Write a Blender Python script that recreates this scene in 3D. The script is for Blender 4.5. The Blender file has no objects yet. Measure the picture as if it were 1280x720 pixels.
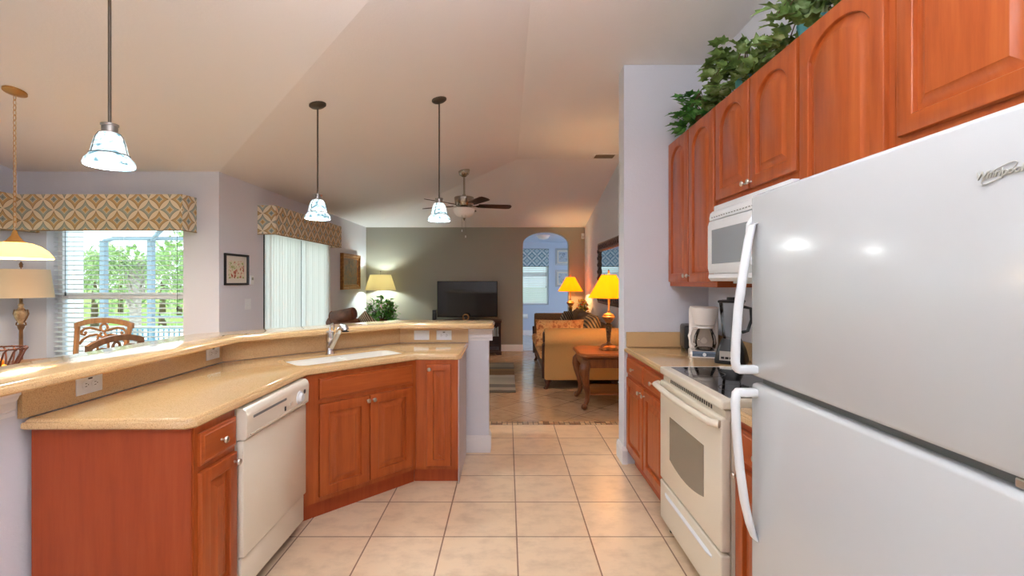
import bpy, bmesh, math, random
from mathutils import Vector, Matrix
R = math.radians
SC = bpy.context.scene
COL = SC.collection
random.seed(7)

# ---------------------------------------------------------------- camera, sky, exposure
cam_d = bpy.data.cameras.new('camera'); cam = bpy.data.objects.new('camera', cam_d); COL.objects.link(cam)
cam.location = (0, 0, 1.427); cam.rotation_euler = (R(90), 0, 0)
cam_d.sensor_width = 36; cam_d.lens = 582 / 1280 * 36; cam_d.clip_start = 0.05; cam_d.clip_end = 400
cam_d.shift_x = 6 / 1280; cam_d.shift_y = -9 / 1280
SC.camera = cam
SC.view_settings.view_transform = 'Standard'; SC.view_settings.look = 'None'
SC.view_settings.gamma = 1; SC.view_settings.use_curve_mapping = False
SC.view_settings.exposure = 0.68
SKY = 2.0            # sky radiance
SUN = 1.4
KITCHEN_FILL = 7.5        # added, unseen fill fixtures in the kitchen
PEND, DINE, FLOORL, TABLEL = 15.0, 27.0, 23.0, 22.0
W = bpy.data.worlds.new('sky'); SC.world = W; W.use_nodes = True
bg = W.node_tree.nodes['Background']
bg.inputs[0].default_value = (0.88, 0.95, 1.0, 1); bg.inputs[1].default_value = SKY
sun_d = bpy.data.lights.new('sun', 'SUN'); sun = bpy.data.objects.new('sun', sun_d); COL.objects.link(sun)
sun_d.energy = SUN; sun_d.angle = R(2); sun_d.color = (1, .96, .88); sun.rotation_euler = (R(38), R(-18), 0)

# ---------------------------------------------------------------- materials
def lin(c):
    f = lambda v: v / 12.92 if v <= .04045 else ((v + .055) / 1.055) ** 2.4
    return tuple(f(v / 255) for v in c) + (1,)
class MT:
    def __init__(s, name):
        s.m = bpy.data.materials.new(name); s.m.use_nodes = True
        s.t = s.m.node_tree; s.p = s.t.nodes['Principled BSDF']; s.out = s.t.nodes['Material Output']
    def n(s, typ, **kw):
        nd = s.t.nodes.new(typ)
        for k, v in kw.items(): setattr(nd, k, v)
        return nd
    def l(s, a, b): s.t.links.new(a, b)
    def set(s, **kw):
        for k, v in kw.items(): s.p.inputs[k.replace('_', ' ')].default_value = v
    def coords(s, scale=(1, 1, 1), loc=(0, 0, 0), rot=(0, 0, 0), src='Object'):
        tc = s.n('ShaderNodeTexCoord'); mp = s.n('ShaderNodeMapping')
        mp.inputs['Scale'].default_value = scale; mp.inputs['Location'].default_value = loc; mp.inputs['Rotation'].default_value = rot
        s.l(tc.outputs[src], mp.inputs[0]); return mp.outputs[0]
    def math(s, op, a, b=None):
        nd = s.n('ShaderNodeMath', operation=op)
        for i, v in enumerate((a, b)):
            if v is None: continue
            if isinstance(v, (int, float)): nd.inputs[i].default_value = v
            else: s.l(v, nd.inputs[i])
        return nd.outputs[0]
    def ramp(s, fac, stops, interp='LINEAR'):
        r = s.n('ShaderNodeValToRGB'); r.color_ramp.interpolation = interp
        e = r.color_ramp.elements
        while len(e) < len(stops): e.new(0.5)
        for k, (p, c) in enumerate(stops): e[k].position = p; e[k].color = lin(c)
        s.l(fac, r.inputs[0]); return r.outputs[0]
    def noise(s, vec, scale, detail=3, rough=.5):
        nd = s.n('ShaderNodeTexNoise'); nd.inputs['Scale'].default_value = scale
        nd.inputs['Detail'].default_value = detail; nd.inputs['Roughness'].default_value = rough
        s.l(vec, nd.inputs['Vector']); return nd.outputs['Fac']
    def mix(s, fac, a, b, blend='MIX'):
        nd = s.n('ShaderNodeMix', data_type='RGBA', blend_type=blend)
        for k, v in ((0, fac), (6, a), (7, b)):
            if isinstance(v, (int, float)): nd.inputs[k].default_value = v
            elif isinstance(v, tuple): nd.inputs[k].default_value = lin(v) if len(v) == 3 else v
            else: s.l(v, nd.inputs[k])
        return nd.outputs[2]
    def bump(s, h, strength=.2, dist=.01):
        nd = s.n('ShaderNodeBump'); nd.inputs['Strength'].default_value = strength; nd.inputs['Distance'].default_value = dist
        s.l(h, nd.inputs['Height']); s.l(nd.outputs[0], s.p.inputs['Normal'])
    def color(s, c): s.l(c, s.p.inputs['Base Color'])
def plain(name, c, rough=.5, metal=0, coat=0, **kw):
    m = MT(name); m.set(Base_Color=lin(c), Roughness=rough, Metallic=metal, Coat_Weight=coat, **kw); return m.m
def speck(name, c1, c2, scale=20, rough=.5, metal=0, bump=0, stretch=(1, 1, 1), bdist=.005, detail=3):
    m = MT(name); v = m.coords(stretch); f = m.noise(v, scale, detail)
    m.color(m.ramp(f, [(.3, c1), (.7, c2)])); m.set(Roughness=rough, Metallic=metal)
    if bump: m.bump(f, bump, bdist)
    return m.m
def wallpaint(name, c, bump=.35):
    m = MT(name); v = m.coords(); f = m.noise(v, 55, 4, .6)
    m.set(Base_Color=lin(c), Roughness=.75); m.bump(f, bump, .004); return m.m
def wood(name, dark, mid, light, rough=.34, coat=.12, axis=2):
    m = MT(name); sc = [16, 16, 16]; sc[axis] = 1.3
    v = m.coords(tuple(sc)); f = m.noise(v, 1.6, 6, .62)
    v2 = m.coords((2.2, 2.2, .8)); g = m.noise(v2, 1.7, 2)
    a = m.ramp(f, [(.28, dark), (.5, mid), (.75, light)])
    m.color(m.mix(m.math('MULTIPLY', g, .5), a, mid)); m.set(Roughness=rough, Coat_Weight=coat, Coat_Roughness=.15, Specular_IOR_Level=.35)
    m.bump(f, .05, .002); return m.m
def glow(name, c, strength, base=None, rough=.4):
    m = MT(name); m.set(Base_Color=lin(base or c), Roughness=rough, Emission_Color=lin(c), Emission_Strength=strength); return m.m
def cloth_lit(name, c, trans=.5, emis=None, es=0):
    """fabric or glass shade: diffuse and translucent"""
    m = MT(name); d = m.n('ShaderNodeBsdfDiffuse'); t = m.n('ShaderNodeBsdfTranslucent'); mx = m.n('ShaderNodeMixShader')
    d.inputs[0].default_value = lin(c); t.inputs[0].default_value = lin(c); mx.inputs[0].default_value = trans
    m.l(d.outputs[0], mx.inputs[1]); m.l(t.outputs[0], mx.inputs[2]); o = mx.outputs[0]
    if es:
        e = m.n('ShaderNodeEmission'); e.inputs[0].default_value = lin(emis or c); e.inputs[1].default_value = es
        ad = m.n('ShaderNodeAddShader'); m.l(o, ad.inputs[0]); m.l(e.outputs[0], ad.inputs[1]); o = ad.outputs[0]
    m.l(o, m.out.inputs[0]); m.t.nodes.remove(m.p); return m.m
def pane_glass(name, tint=(240, 248, 250), rough=0.0, refl=.12):
    m = MT(name); t = m.n('ShaderNodeBsdfTransparent'); g = m.n('ShaderNodeBsdfGlossy'); mx = m.n('ShaderNodeMixShader')
    t.inputs[0].default_value = lin(tint); g.inputs['Roughness'].default_value = rough
    lw = m.n('ShaderNodeLayerWeight'); lw.inputs[0].default_value = refl
    m.l(lw.outputs['Fresnel'], mx.inputs[0]); m.l(t.outputs[0], mx.inputs[1]); m.l(g.outputs[0], mx.inputs[2])
    m.l(mx.outputs[0], m.out.inputs[0]); m.t.nodes.remove(m.p); return m.m

WALL = wallpaint('wall_paint', (220, 221, 229))
TAUPE = wallpaint('taupe_paint', (162, 160, 148), .2)
CEIL = wallpaint('ceiling_paint', (242, 238, 238), .3)
DENP = wallpaint('den_paint', (194, 208, 230), .2)
TRIM = plain('white_trim', (236, 234, 236), .4)
EXTW = plain('stucco_white', (240, 240, 236), .8)
CHERRY = wood('cherry_wood', (144, 63, 25), (171, 82, 35), (190, 101, 47))
CHERRYH = wood('cherry_wood_across', (144, 63, 25), (171, 82, 35), (190, 101, 47), axis=0)
PANEL = wood('cherry_end_panel', (150, 60, 26), (166, 71, 32), (178, 84, 42), rough=.45, coat=.05)
DARKW = wood('dark_wood', (38, 20, 14), (62, 32, 24), (84, 46, 34), axis=0)
BROWNW = wood('brown_wood', (66, 32, 14), (112, 60, 28), (146, 86, 44))
BROWNWX = wood('brown_wood_across', (80, 40, 18), (132, 74, 36), (164, 98, 52), axis=0)
CHAIRW = wood('chair_wood', (120, 80, 48), (158, 112, 72), (180, 136, 94))
def counter_mat():
    m = MT('tan_solid_surface'); v = m.coords(); f = m.noise(v, 260, 2, .6); g = m.noise(v, 90, 2)
    c = m.ramp(f, [(.30, (158, 120, 80)), (.45, (212, 174, 124)), (.62, (216, 180, 132)), (.75, (232, 210, 176))])
    m.color(m.mix(.25, c, (216, 178, 128))); m.set(Roughness=.12, Coat_Weight=.5, Coat_Roughness=.03); return m.m
COUNTER = counter_mat()
CREAM = plain('bisque_enamel', (234, 226, 208), .28, coat=.3)
CREAMD = plain('bisque_plastic', (216, 206, 188), .38)
WHITEP = plain('white_plastic', (232, 236, 239), .35)
def fridge_mat():
    m = MT('white_appliance_enamel'); f = m.noise(m.coords(), 240, 2); m.set(Base_Color=lin((196, 200, 202)), Roughness=.22, Coat_Weight=.25, Coat_Roughness=.12)
    m.bump(f, .05, .001); return m.m
FRIDGE = fridge_mat()
GASKET = plain('grey_gasket', (120, 122, 120), .5)
BLACK = plain('black_plastic', (18, 18, 20), .35)
BLACKG = plain('black_gloss', (10, 11, 13), .06, coat=.5)
DKGREY = plain('dark_grey', (60, 62, 64), .4)
NICKEL = plain('brushed_nickel', (196, 190, 180), .28, 1)
CHROME = plain('chrome', (215, 215, 218), .1, 1)
FANMET = plain('fan_nickel', (176, 166, 152), .26, 1)
BRONZE = plain('bronze_rod', (92, 82, 72), .45, .6)
GOLD = speck('gold_frame', (120, 70, 24), (176, 116, 52), 30, .35, .4)
ANTIQ = speck('antique_gold', (104, 76, 48), (178, 140, 88), 18, .38, .6)
ANTIQD = speck('antique_dark', (40, 30, 22), (120, 92, 58), 60, .35, .6)
LAMPBR = plain('lamp_brass', (190, 140, 80), .35, .7)

# ---------------------------------------------------------------- geometry helpers
class B:
    def __init__(s): s.bm = bmesh.new()
    def v(s, p): return s.bm.verts.new(p)
    def f(s, vs):
        try: return s.bm.faces.new(vs)
        except ValueError: return None
    def box(s, x0, x1, y0, y1, z0, z1, bev=0, seg=2):
        t = bmesh.new()
        vs = [t.verts.new((x, y, z)) for z in (z0, z1) for y in (y0, y1) for x in (x0, x1)]
        for q in ((0, 2, 3, 1), (4, 5, 7, 6), (0, 1, 5, 4), (2, 6, 7, 3), (0, 4, 6, 2), (1, 3, 7, 5)): t.faces.new([vs[i] for i in q])
        if bev: bmesh.ops.bevel(t, geom=t.edges[:], offset=bev, segments=seg, affect='EDGES', profile=.5)
        s.merge(t); return s
    def merge(s, t, mtx=None):
        if mtx is not None: bmesh.ops.transform(t, matrix=mtx, verts=t.verts[:])
        mp = {v: s.bm.verts.new(v.co) for v in t.verts}
        for f in t.faces: s.f([mp[v] for v in f.verts])
        t.free(); return s
    def loops(s, Ls, cap0=False, cap1=False, close=True):
        rows = [[s.v(p) for p in L] for L in Ls]
        for a, b in zip(rows, rows[1:]):
            n = len(a)
            for i in range(n if close else n - 1):
                j = (i + 1) % n
                q = []
                for w in (a[i], a[j], b[j], b[i]):
                    if w not in q: q.append(w)
                s.f(q)
        if cap0: s.f(rows[0][::-1])
        if cap1: s.f(rows[-1])
        return rows
    def lathe(s, prof, c=(0, 0, 0), n=24, axis='z', cap0=True, cap1=True):
        """prof: [(radius, height)...]"""
        Ls = []
        for r, h in prof:
            L = []
            for k in range(n):
                a = 2 * math.pi * k / n; x, y = max(r, 1e-4) * math.cos(a), max(r, 1e-4) * math.sin(a)
                if axis == 'z': p = (c[0] + x, c[1] + y, c[2] + h)
                elif axis == 'y': p = (c[0] + x, c[1] + h, c[2] - y)
                else: p = (c[0] + h, c[1] + x, c[2] + y)
                L.append(p)
            Ls.append(L)
        s.loops(Ls, cap0, cap1); return s
    def tube(s, pts, r, n=8, caps=True, closed=False):
        pts = [Vector(p) for p in pts]; m = len(pts)
        rs = r if isinstance(r, (list, tuple)) else [r] * m
        Ls = []; up = None
        for i in range(m):
            a = pts[(i - 1) % m] if (closed or i) else pts[0]; b = pts[(i + 1) % m] if (closed or i < m - 1) else pts[-1]
            t = (b - a).normalized()
            if up is None:
                up = Vector((0, 0, 1)) if abs(t.z) < .9 else Vector((1, 0, 0))
            up = (up - t * up.dot(t)).normalized(); sd = t.cross(up)
            Ls.append([pts[i] + (up * math.cos(2 * math.pi * k / n) + sd * math.sin(2 * math.pi * k / n)) * rs[i] for k in range(n)])
        if closed: Ls.append(Ls[0])
        s.loops(Ls, caps and not closed, caps and not closed); return s
    def prism(s, poly, z0, z1, top=True, bottom=True):
        a = [s.v((x, y, z0)) for x, y in poly]; b = [s.v((x, y, z1)) for x, y in poly]; n = len(poly)
        for i in range(n): s.f([a[i], a[(i + 1) % n], b[(i + 1) % n], b[i]])
        if top: s.f(b)
        if bottom: s.f(a[::-1])
        return s
    def extrude(s, poly, axis, d0, d1):
        """poly in the plane across axis: axis x -> (y,z), y -> (x,z)"""
        mk = (lambda p, d: (d, p[0], p[1])) if axis == 'x' else (lambda p, d: (p[0], d, p[1]))
        a = [s.v(mk(p, d0)) for p in poly]; b = [s.v(mk(p, d1)) for p in poly]; n = len(poly)
        for i in range(n): s.f([a[i], a[(i + 1) % n], b[(i + 1) % n], b[i]])
        s.f(b); s.f(a[::-1]); return s
    def ball(s, c, r, n=12, m=8, sc=(1, 1, 1)):
        prof = [(math.sin(math.pi * k / m), -math.cos(math.pi * k / m)) for k in range(m + 1)]
        Ls = [[(c[0] + max(a, 1e-3) * r * sc[0] * math.cos(2 * math.pi * k / n), c[1] + max(a, 1e-3) * r * sc[1] * math.sin(2 * math.pi * k / n), c[2] + h * r * sc[2]) for k in range(n)] for a, h in prof]
        s.loops(Ls, True, True); return s
    def xf(s, mtx): bmesh.ops.transform(s.bm, matrix=mtx, verts=s.bm.verts[:]); return s
    def obj(s, name, mat, parent=None, smooth=35, loc=None, rot=0, uv=False):
        bmesh.ops.recalc_face_normals(s.bm, faces=s.bm.faces[:])
        me = bpy.data.meshes.new(name); s.bm.to_mesh(me); s.bm.free()
        for m in (mat if isinstance(mat, (list, tuple)) else [mat]): me.materials.append(m)
        if smooth:
            me.polygons.foreach_set('use_smooth', [True] * len(me.polygons)); me.set_sharp_from_angle(angle=R(smooth))
        if uv:
            L = me.uv_layers.new(name='UVMap')
            for p in me.polygons:
                for li in p.loop_indices:
                    co = me.vertices[me.loops[li].vertex_index].co
                    L.data[li].uv = (co.x if abs(p.normal.y) >= abs(p.normal.x) else co.y, co.z)
        o = bpy.data.objects.new(name, me); COL.objects.link(o)
        if parent: o.parent = parent
        if loc: o.location = loc
        if rot: o.rotation_euler.z = rot
        return o
def tag(o, label, cat, group=None, kind=None):
    o['label'] = label; o['category'] = cat
    if group: o['group'] = group
    if kind: o['kind'] = kind
    return o
def thing(name, label, cat, loc=(0, 0, 0), rot=0, group=None):
    o = bpy.data.objects.new(name, None); COL.objects.link(o); o.empty_display_size = .1
    o.location = loc; o.rotation_euler.z = rot; return tag(o, label, cat, group)
def struct(b, name, mat, **kw):
    o = b.obj(name, mat, **kw); o['kind'] = 'structure'; return o
def lamp(parent, loc, power, color=(1, 1, 1), radius=.04, name='bulb_light', typ='POINT'):
    d = bpy.data.lights.new(name, typ); d.energy = power; d.color = color; d.shadow_soft_size = radius
    o = bpy.data.objects.new(name, d); COL.objects.link(o); o.parent = parent; o.location = loc; return o
def offset(poly, d):
    """inset a ccw polygon by d (mitred)"""
    n = len(poly); out = []
    for i in range(n):
        p0, p1, p2 = (Vector(poly[(i - 1) % n]), Vector(poly[i]), Vector(poly[(i + 1) % n]))
        a = (p1 - p0).normalized(); b = (p2 - p1).normalized()
        na, nb = Vector((-a.y, a.x)), Vector((-b.y, b.x))
        k = na + nb; k = k / max(k.length_squared, 1e-6) * 2
        out.append(tuple(p1 + k * d))
    return out
NOSE = [(.006, -.040), (.0, -.034), (.0, -.018), (.003, -.013), (.008, -.012), (.010, -.007), (.016, -.001), (.020, 0)]
def slab(poly, ztop, hole=None, zb=None):
    b = B(); Ls = [[(x, y, ztop + dz) for x, y in offset(poly, i)] for i, dz in NOSE]
    rows = b.loops(Ls)
    for row, hz in ((rows[-1], ztop), (rows[0], ztop - .040)):
        if hole is None: b.f(row); continue
        h = [b.v((x, y, hz)) for x, y in hole]
        es = [b.bm.edges.get((row[i], row[(i + 1) % len(row)])) or b.bm.edges.new((row[i], row[(i + 1) % len(row)])) for i in range(len(row))]
        es += [b.bm.edges.new((h[i], h[(i + 1) % len(h)])) for i in range(len(h))]
        bmesh.ops.triangle_fill(b.bm, use_beauty=True, edges=es)
        if hz == ztop: h1 = h
        else:
            for i in range(len(h)): b.f([h1[i], h1[(i + 1) % len(h)], h[(i + 1) % len(h)], h[i]])
    return b
def rrect(x0, x1, y0, y1, r, n=5):
    out = []
    for cx, cy, a0 in ((x1 - r, y0 + r, -90), (x1 - r, y1 - r, 0), (x0 + r, y1 - r, 90), (x0 + r, y0 + r, 180)):
        for k in range(n + 1):
            a = R(a0 + 90 * k / n); out.append((cx + r * math.cos(a), cy + r * math.sin(a)))
    return out
def pillow(b, w, h, t, mtx, n=10):
    """soft cushion in the local xz plane, thickness along y"""
    t_ = bmesh.new(); g = []
    for sgn in (-1, 1):
        rows = []
        for i in range(n + 1):
            row = []
            for j in range(n + 1):
                u, v = 2 * i / n - 1, 2 * j / n - 1
                k = (1 - abs(u) ** 3) * (1 - abs(v) ** 3); pin = 1 - .06 * (1 - abs(u) ** 2) * abs(v) ** 4 ; pin2 = 1 - .06 * (1 - abs(v) ** 2) * abs(u) ** 4
                row.append(t_.verts.new((u * w / 2 * pin2, sgn * t / 2 * k ** .55, v * h / 2 * pin)))
            rows.append(row)
        for i in range(n):
            for j in range(n): t_.faces.new([rows[i][j], rows[i + 1][j], rows[i + 1][j + 1], rows[i][j + 1]])
    bmesh.ops.remove_doubles(t_, verts=t_.verts[:], dist=1e-5)
    b.merge(t_, mtx); return b
LEAF_IVY = [(0, 0), (.22, -.12), (.42, .12), (.30, .30), (.46, .62), (.20, .62), (0, 1.0)]
LEAF_OVAL = [(0, 0), (.16, .15), (.24, .42), (.17, .72), (0, 1.0)]
def leaf(b, p, d, up, size, outl=LEAF_IVY, fold=.25):
    d = d.normalized(); sd = d.cross(up)
    if sd.length < 1e-3: sd = Vector((1, 0, 0))
    sd.normalize(); nn = sd.cross(d)
    mid = [b.v(p + d * (y * size) + nn * (-.15 * size * y * y)) for _, y in ((0, 0), (0, .5), (0, 1.0))]
    for sg in (-1, 1):
        pts = [b.v(p + d * (y * size) + sd * (sg * x * size) + nn * (fold * x * size - .15 * size * y * y)) for x, y in outl[1:-1]]
        if sg > 0: b.f([mid[0]] + pts + [mid[2], mid[1]])
        else: b.f(([mid[0]] + pts + [mid[2], mid[1]])[::-1])
def rnd_dir(zmin=-1):
    while True:
        v = Vector((random.uniform(-1, 1), random.uniform(-1, 1), random.uniform(zmin, 1)))
        if .1 < v.length < 1: return v.normalized()

# ================================================================ THE SETTING
# ceiling: low on the outer walls, rising at 0.2 to a flat field at 3.11
def ceil_z(x, y):
    return min(3.11, max(2.51 + .2 * (x + 2.86), 2.51 + .2 * (4.62 - y)), 2.51 + .2 * (9.44 - y))
b = B(); b.f([b.v(p) for p in ((-5.05, -1.9, 0), (1.75, -1.9, 0), (1.75, 9.6, 0), (-5.05, 9.6, 0))])
for co, no in (((.14, 0, 0), (1, 0, 0)), ((0, 1.62, 0), (0, 1, 0)), ((0, 6.44, 0), (0, 1, 0)), ((0, 6.58, 0), (1, 1, 0)), ((-2.86, 4.62, 0), (1, 1, 0)), ((-3.0, 0, 0), (1, 0, 0)), ((0, 4.78, 0), (0, 1, 0))):
    bmesh.ops.bisect_plane(b.bm, geom=b.bm.verts[:] + b.bm.edges[:] + b.bm.faces[:], plane_co=co, plane_no=no)
bmesh.ops.delete(b.bm, geom=[f for f in b.bm.faces if f.calc_center_median().x < -3.0 and f.calc_center_median().y > 4.78], context='FACES')
for v in b.bm.verts: v.co.z = ceil_z(v.co.x, v.co.y)
struct(b, 'ceiling', CEIL, smooth=0)

def tile_mat(name, c1, c2, mortar, w, loc, rot=0, rough=.3, msize=.004, vein=(0, 0, 0), h=None, var=.5):
    m = MT(name); v = m.coords((1, 1, 1), loc, (0, 0, rot), 'Object')
    br = m.n('ShaderNodeTexBrick'); br.offset = 0; br.squash = 1
    br.inputs['Scale'].default_value = 1; br.inputs['Brick Width'].default_value = w; br.inputs['Row Height'].default_value = h or w
    br.inputs['Mortar Size'].default_value = msize; br.inputs['Mortar Smooth'].default_value = .1; br.inputs['Bias'].default_value = 0
    br.inputs['Color1'].default_value = lin(c1); br.inputs['Color2'].default_value = lin(c2); br.inputs['Mortar'].default_value = lin(mortar)
    m.l(v, br.inputs['Vector'])
    f = m.noise(m.coords((1, 1.5, 1)), 7, 5, .65)
    k = m.ramp(f, [(.3, (214, 206, 200)), (.55, (255, 255, 255)), (.8, (255, 250, 240))])
    m.color(m.mix(var, br.outputs['Color'], k, 'MULTIPLY')); m.set(Roughness=rough)
    inv = m.math('SUBTRACT', 1, br.outputs['Fac']); m.bump(inv, .5, .002); return m.m
KT = tile_mat('kitchen_floor_tile', (238, 212, 180), (232, 205, 172), (150, 114, 90), .407, (-.053, -2.596 + .407 * 4, 0), var=.5)
LT = tile_mat('living_floor_tile', (190, 158, 126), (180, 147, 115), (124, 96, 72), .407, (.1, .05, 0), R(45), rough=.2, var=.8)
DT = tile_mat('den_floor_tile', (200, 205, 210), (194, 200, 206), (160, 165, 170), .407, (.1, .05, 0), R(45), rough=.2)
MS = tile_mat('mosaic_strip_tile', (232, 204, 166), (118, 74, 44), (92, 66, 48), .052, (0, -4.612 + .052, 0), msize=.005, h=.054, var=.2)
b = B()
for k, poly in enumerate(([(-5.05, -1.9), (1.75, -1.9), (1.75, 4.61), (-5.05, 4.61)], [(-3.05, 4.72), (1.75, 4.72), (1.75, 9.52), (-3.05, 9.52)], [(-1.8, 9.52), (2.8, 9.52), (2.8, 12.4), (-1.8, 12.4)])):
    fc = b.f([b.v((x, y, 0)) for x, y in poly]); fc.material_index = k
struct(b, 'floor', [KT, LT, DT], smooth=0)
b = B(); b.box(-2.86, 1.57, 4.612, 4.72, -.02, .001); struct(b, 'trim_1', MS, smooth=0)

def wall_boxes(b, axis, a0, a1, d0, d1, z0, z1, holes):
    """wall along axis from a0..a1, thickness d0..d1 across; holes (h0,h1,zb,zt)"""
    mk = (lambda p, q, r, s: b.box(p, q, d0, d1, r, s)) if axis == 'x' else (lambda p, q, r, s: b.box(d0, d1, p, q, r, s))
    cur = a0
    for h0, h1, zb, zt in holes:
        mk(cur, h0, z0, z1)
        if zb > z0: mk(h0, h1, z0, zb)
        mk(h0, h1, zt, z1); cur = h1
    mk(cur, a1, z0, z1)
WX0, WX1, WZ0, WZ1 = -4.57, -3.215, .62, 2.12      # dining window opening
b = B(); wall_boxes(b, 'x', -5.01, -2.86, 4.62, 4.79, 0, 3.0, [(WX0, WX1, WZ0, WZ1)]); struct(b, 'wall_dining', WALL, smooth=0)
NY0, NY1 = 2.2, 4.1
b = B(); wall_boxes(b, 'y', -1.75, 4.62, -5.01, -4.86, 0, 3.3, [(NY0, NY1, WZ0, WZ1)]); struct(b, 'wall_nook', WALL, smooth=0)
SY0, SY1, SZ1 = 5.46, 7.35, 2.08                    # sliding door opening
b = B(); wall_boxes(b, 'y', 4.79, 9.44, -3.01, -2.86, 0, 3.0, [(SY0, SY1, 0, SZ1)]); struct(b, 'wall_left', WALL, smooth=0)
AX0, AX1 = .318, 1.245                              # arched opening in the back wall
poly = [(-3.01, 0), (AX0, 0), (AX0, 2.17)]
for k in range(1, 16):
    t = math.pi * (1 - k / 16); poly.append(((AX0 + AX1) / 2 + (AX1 - AX0) / 2 * math.cos(t), 2.17 + .247 * math.sin(t)))
poly += [(AX1, 2.17), (AX1, 0), (1.72, 0), (1.72, 3.0), (-3.01, 3.0)]
b = B(); b.extrude(poly, 'y', 9.44, 9.59); struct(b, 'wall_back', TAUPE, smooth=0)
b = B(); b.box(1.57, 1.72, -1.75, 9.44, 0, 3.3); struct(b, 'wall_right', WALL, smooth=0)
b = B(); b.box(.911, 1.569, 3.63, 3.80, 0, 3.3); struct(b, 'wall_partition', WALL, smooth=0)
b = B(); b.box(-5.01, 1.72, -1.9, -1.75, 0, 3.3); struct(b, 'wall_front', WALL, smooth=0)
# den seen through the arch
DW0, DW1 = .05, 1.09
b = B(); wall_boxes(b, 'x', -1.8, 2.8, 12.2, 12.38, 0, 2.6, [(DW0, DW1, .80, 2.27)]); struct(b, 'wall_den', DENP, smooth=0)
b = B(); wall_boxes(b, 'y', 9.59, 12.2, -1.95, -1.8, 0, 2.6, [(10.0, 11.6, .6, 2.2)]); struct(b, 'wall_den_west', DENP, smooth=0)  # unseen opening added to let daylight into the den
b = B(); b.box(2.65, 2.8, 9.59, 12.2, 0, 2.6); struct(b, 'wall_den_east', DENP, smooth=0)
b = B(); b.box(-1.95, 2.8, 9.595, 12.38, 2.44, 2.5); struct(b, 'ceiling', DENP, smooth=0)

def baseb(b, axis, a0, a1, d, out, h=.135, t=.016):
    """baseboard along axis standing out from the plane d towards out (+1/-1)"""
    pr = [(0, 0), (t, 0), (t, h - .03), (t * .6, h - .022), (t * .6, h - .012), (t * .3, h), (0, h)]
    L = [[((a, d + out * p, z) if axis == 'x' else (d + out * p, a, z)) for p, z in pr] for a in (a0, a1)]
    b.loops(L, True, True)
b = B(); baseb(b, 'x', -2.86, AX0, 9.44, -1); baseb(b, 'x', AX1, 1.57, 9.44, -1); struct(b, 'baseboard_back', TRIM)
b = B(); baseb(b, 'y', 4.79, SY0 - .06, -2.86, 1); baseb(b, 'y', SY1 + .06, 9.44, -2.86, 1); struct(b, 'baseboard_left', TRIM)
b = B(); baseb(b, 'y', 3.81, 9.43, 1.57, -1); struct(b, 'baseboard_right', TRIM)
b = B(); baseb(b, 'y', 3.63, 3.80, .911, -1); baseb(b, 'x', .895, .935, 3.63, -1); baseb(b, 'x', .895, 1.57, 3.80, 1); struct(b, 'baseboard_partition', TRIM)
b = B(); baseb(b, 'x', -1.8, 2.65, 12.2, -1); struct(b, 'baseboard_den', TRIM)
b = B(); baseb(b, 'x', -4.86, -2.86, 4.62, -1); baseb(b, 'y', -1.7, 4.6, -4.86, 1); struct(b, 'baseboard_dining', TRIM)

# half wall carrying the raised bar
s2 = math.sqrt(2)
HK = [(-1.822, -.4), (-1.822, 2.951), (-.893, 3.88), (-.154, 3.88)]             # kitchen face
HO = [(-.154, 4.03), (-.955, 4.03), (-1.972, 3.013), (-1.972, -.4)]
b = B(); b.prism(HK[::-1] + HO[::-1], 0, 1.038); struct(b, 'wall_half', WALL, smooth=0)
b = B(); baseb(b, 'x', -.345, -.138, 3.88, -1, .14); baseb(b, 'y', 3.88, 4.046, -.154, 1, .14); baseb(b, 'y', -.3, 1.74, -1.822, 1, .14); struct(b, 'baseboard_half', TRIM)
b = B()      # cap moulding under the bar
pr = [(0, .93), (.010, .93), (.010, .946), (.006, .950), (.012, .956), (.012, .984), (.020, .990), (.026, 1.004), (.032, 1.008), (.032, 1.036), (0, 1.036)]
b.loops([[(x, 3.88 - p, z) for p, z in pr] for x in (-.318, -.122)], True, True)
b.loops([[(-.154 + p, y, z) for p, z in pr] for y in (3.88, 4.06)], True, True)
b.loops([[(-1.822 + p, y, z) for p, z in pr] for y in (-.3, 1.715)], True, True)
struct(b, 'trim_2', TRIM)

# ---- windows: frames, glass
GLASS = pane_glass('window_glass')
def window(name, axis, a0, a1, z0, z1, d, rail):
    w = bpy.data.objects.new(name, None); COL.objects.link(w); w['kind'] = 'structure'
    P = (lambda b, p, q, r, s, e: b.box(p, q, d - e, d + e, r, s)) if axis == 'x' else (lambda b, p, q, r, s, e: b.box(d - e, d + e, p, q, r, s))
    f = B()
    for p, q, r, s in ((a0, a0 + .045, z0, z1), (a1 - .045, a1, z0, z1), (a0 + .045, a1 - .045, z0, z0 + .05), (a0 + .045, a1 - .045, z1 - .05, z1)): P(f, p, q, r, s, .028)
    if rail: P(f, a0 + .045, a1 - .045, rail - .035, rail + .035, .024)
    f.obj('window_frame', TRIM, w, 0)
    g = B(); P(g, a0 + .045, a1 - .045, z0 + .05, (rail - .035) if rail else z1 - .05, .003)
    if rail: P(g, a0 + .045, a1 - .045, rail + .035, z1 - .05, .003)
    g.obj('window_pane', GLASS, w, 0); return w
window('window_1', 'x', WX0, WX1, WZ0, WZ1, 4.765, 1.272)
window('window_2', 'y', NY0, NY1, WZ0, WZ1, -4.985, 1.272)
window('window_3', 'x', DW0, DW1, .80, 2.27, 12.345, 1.6)
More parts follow.
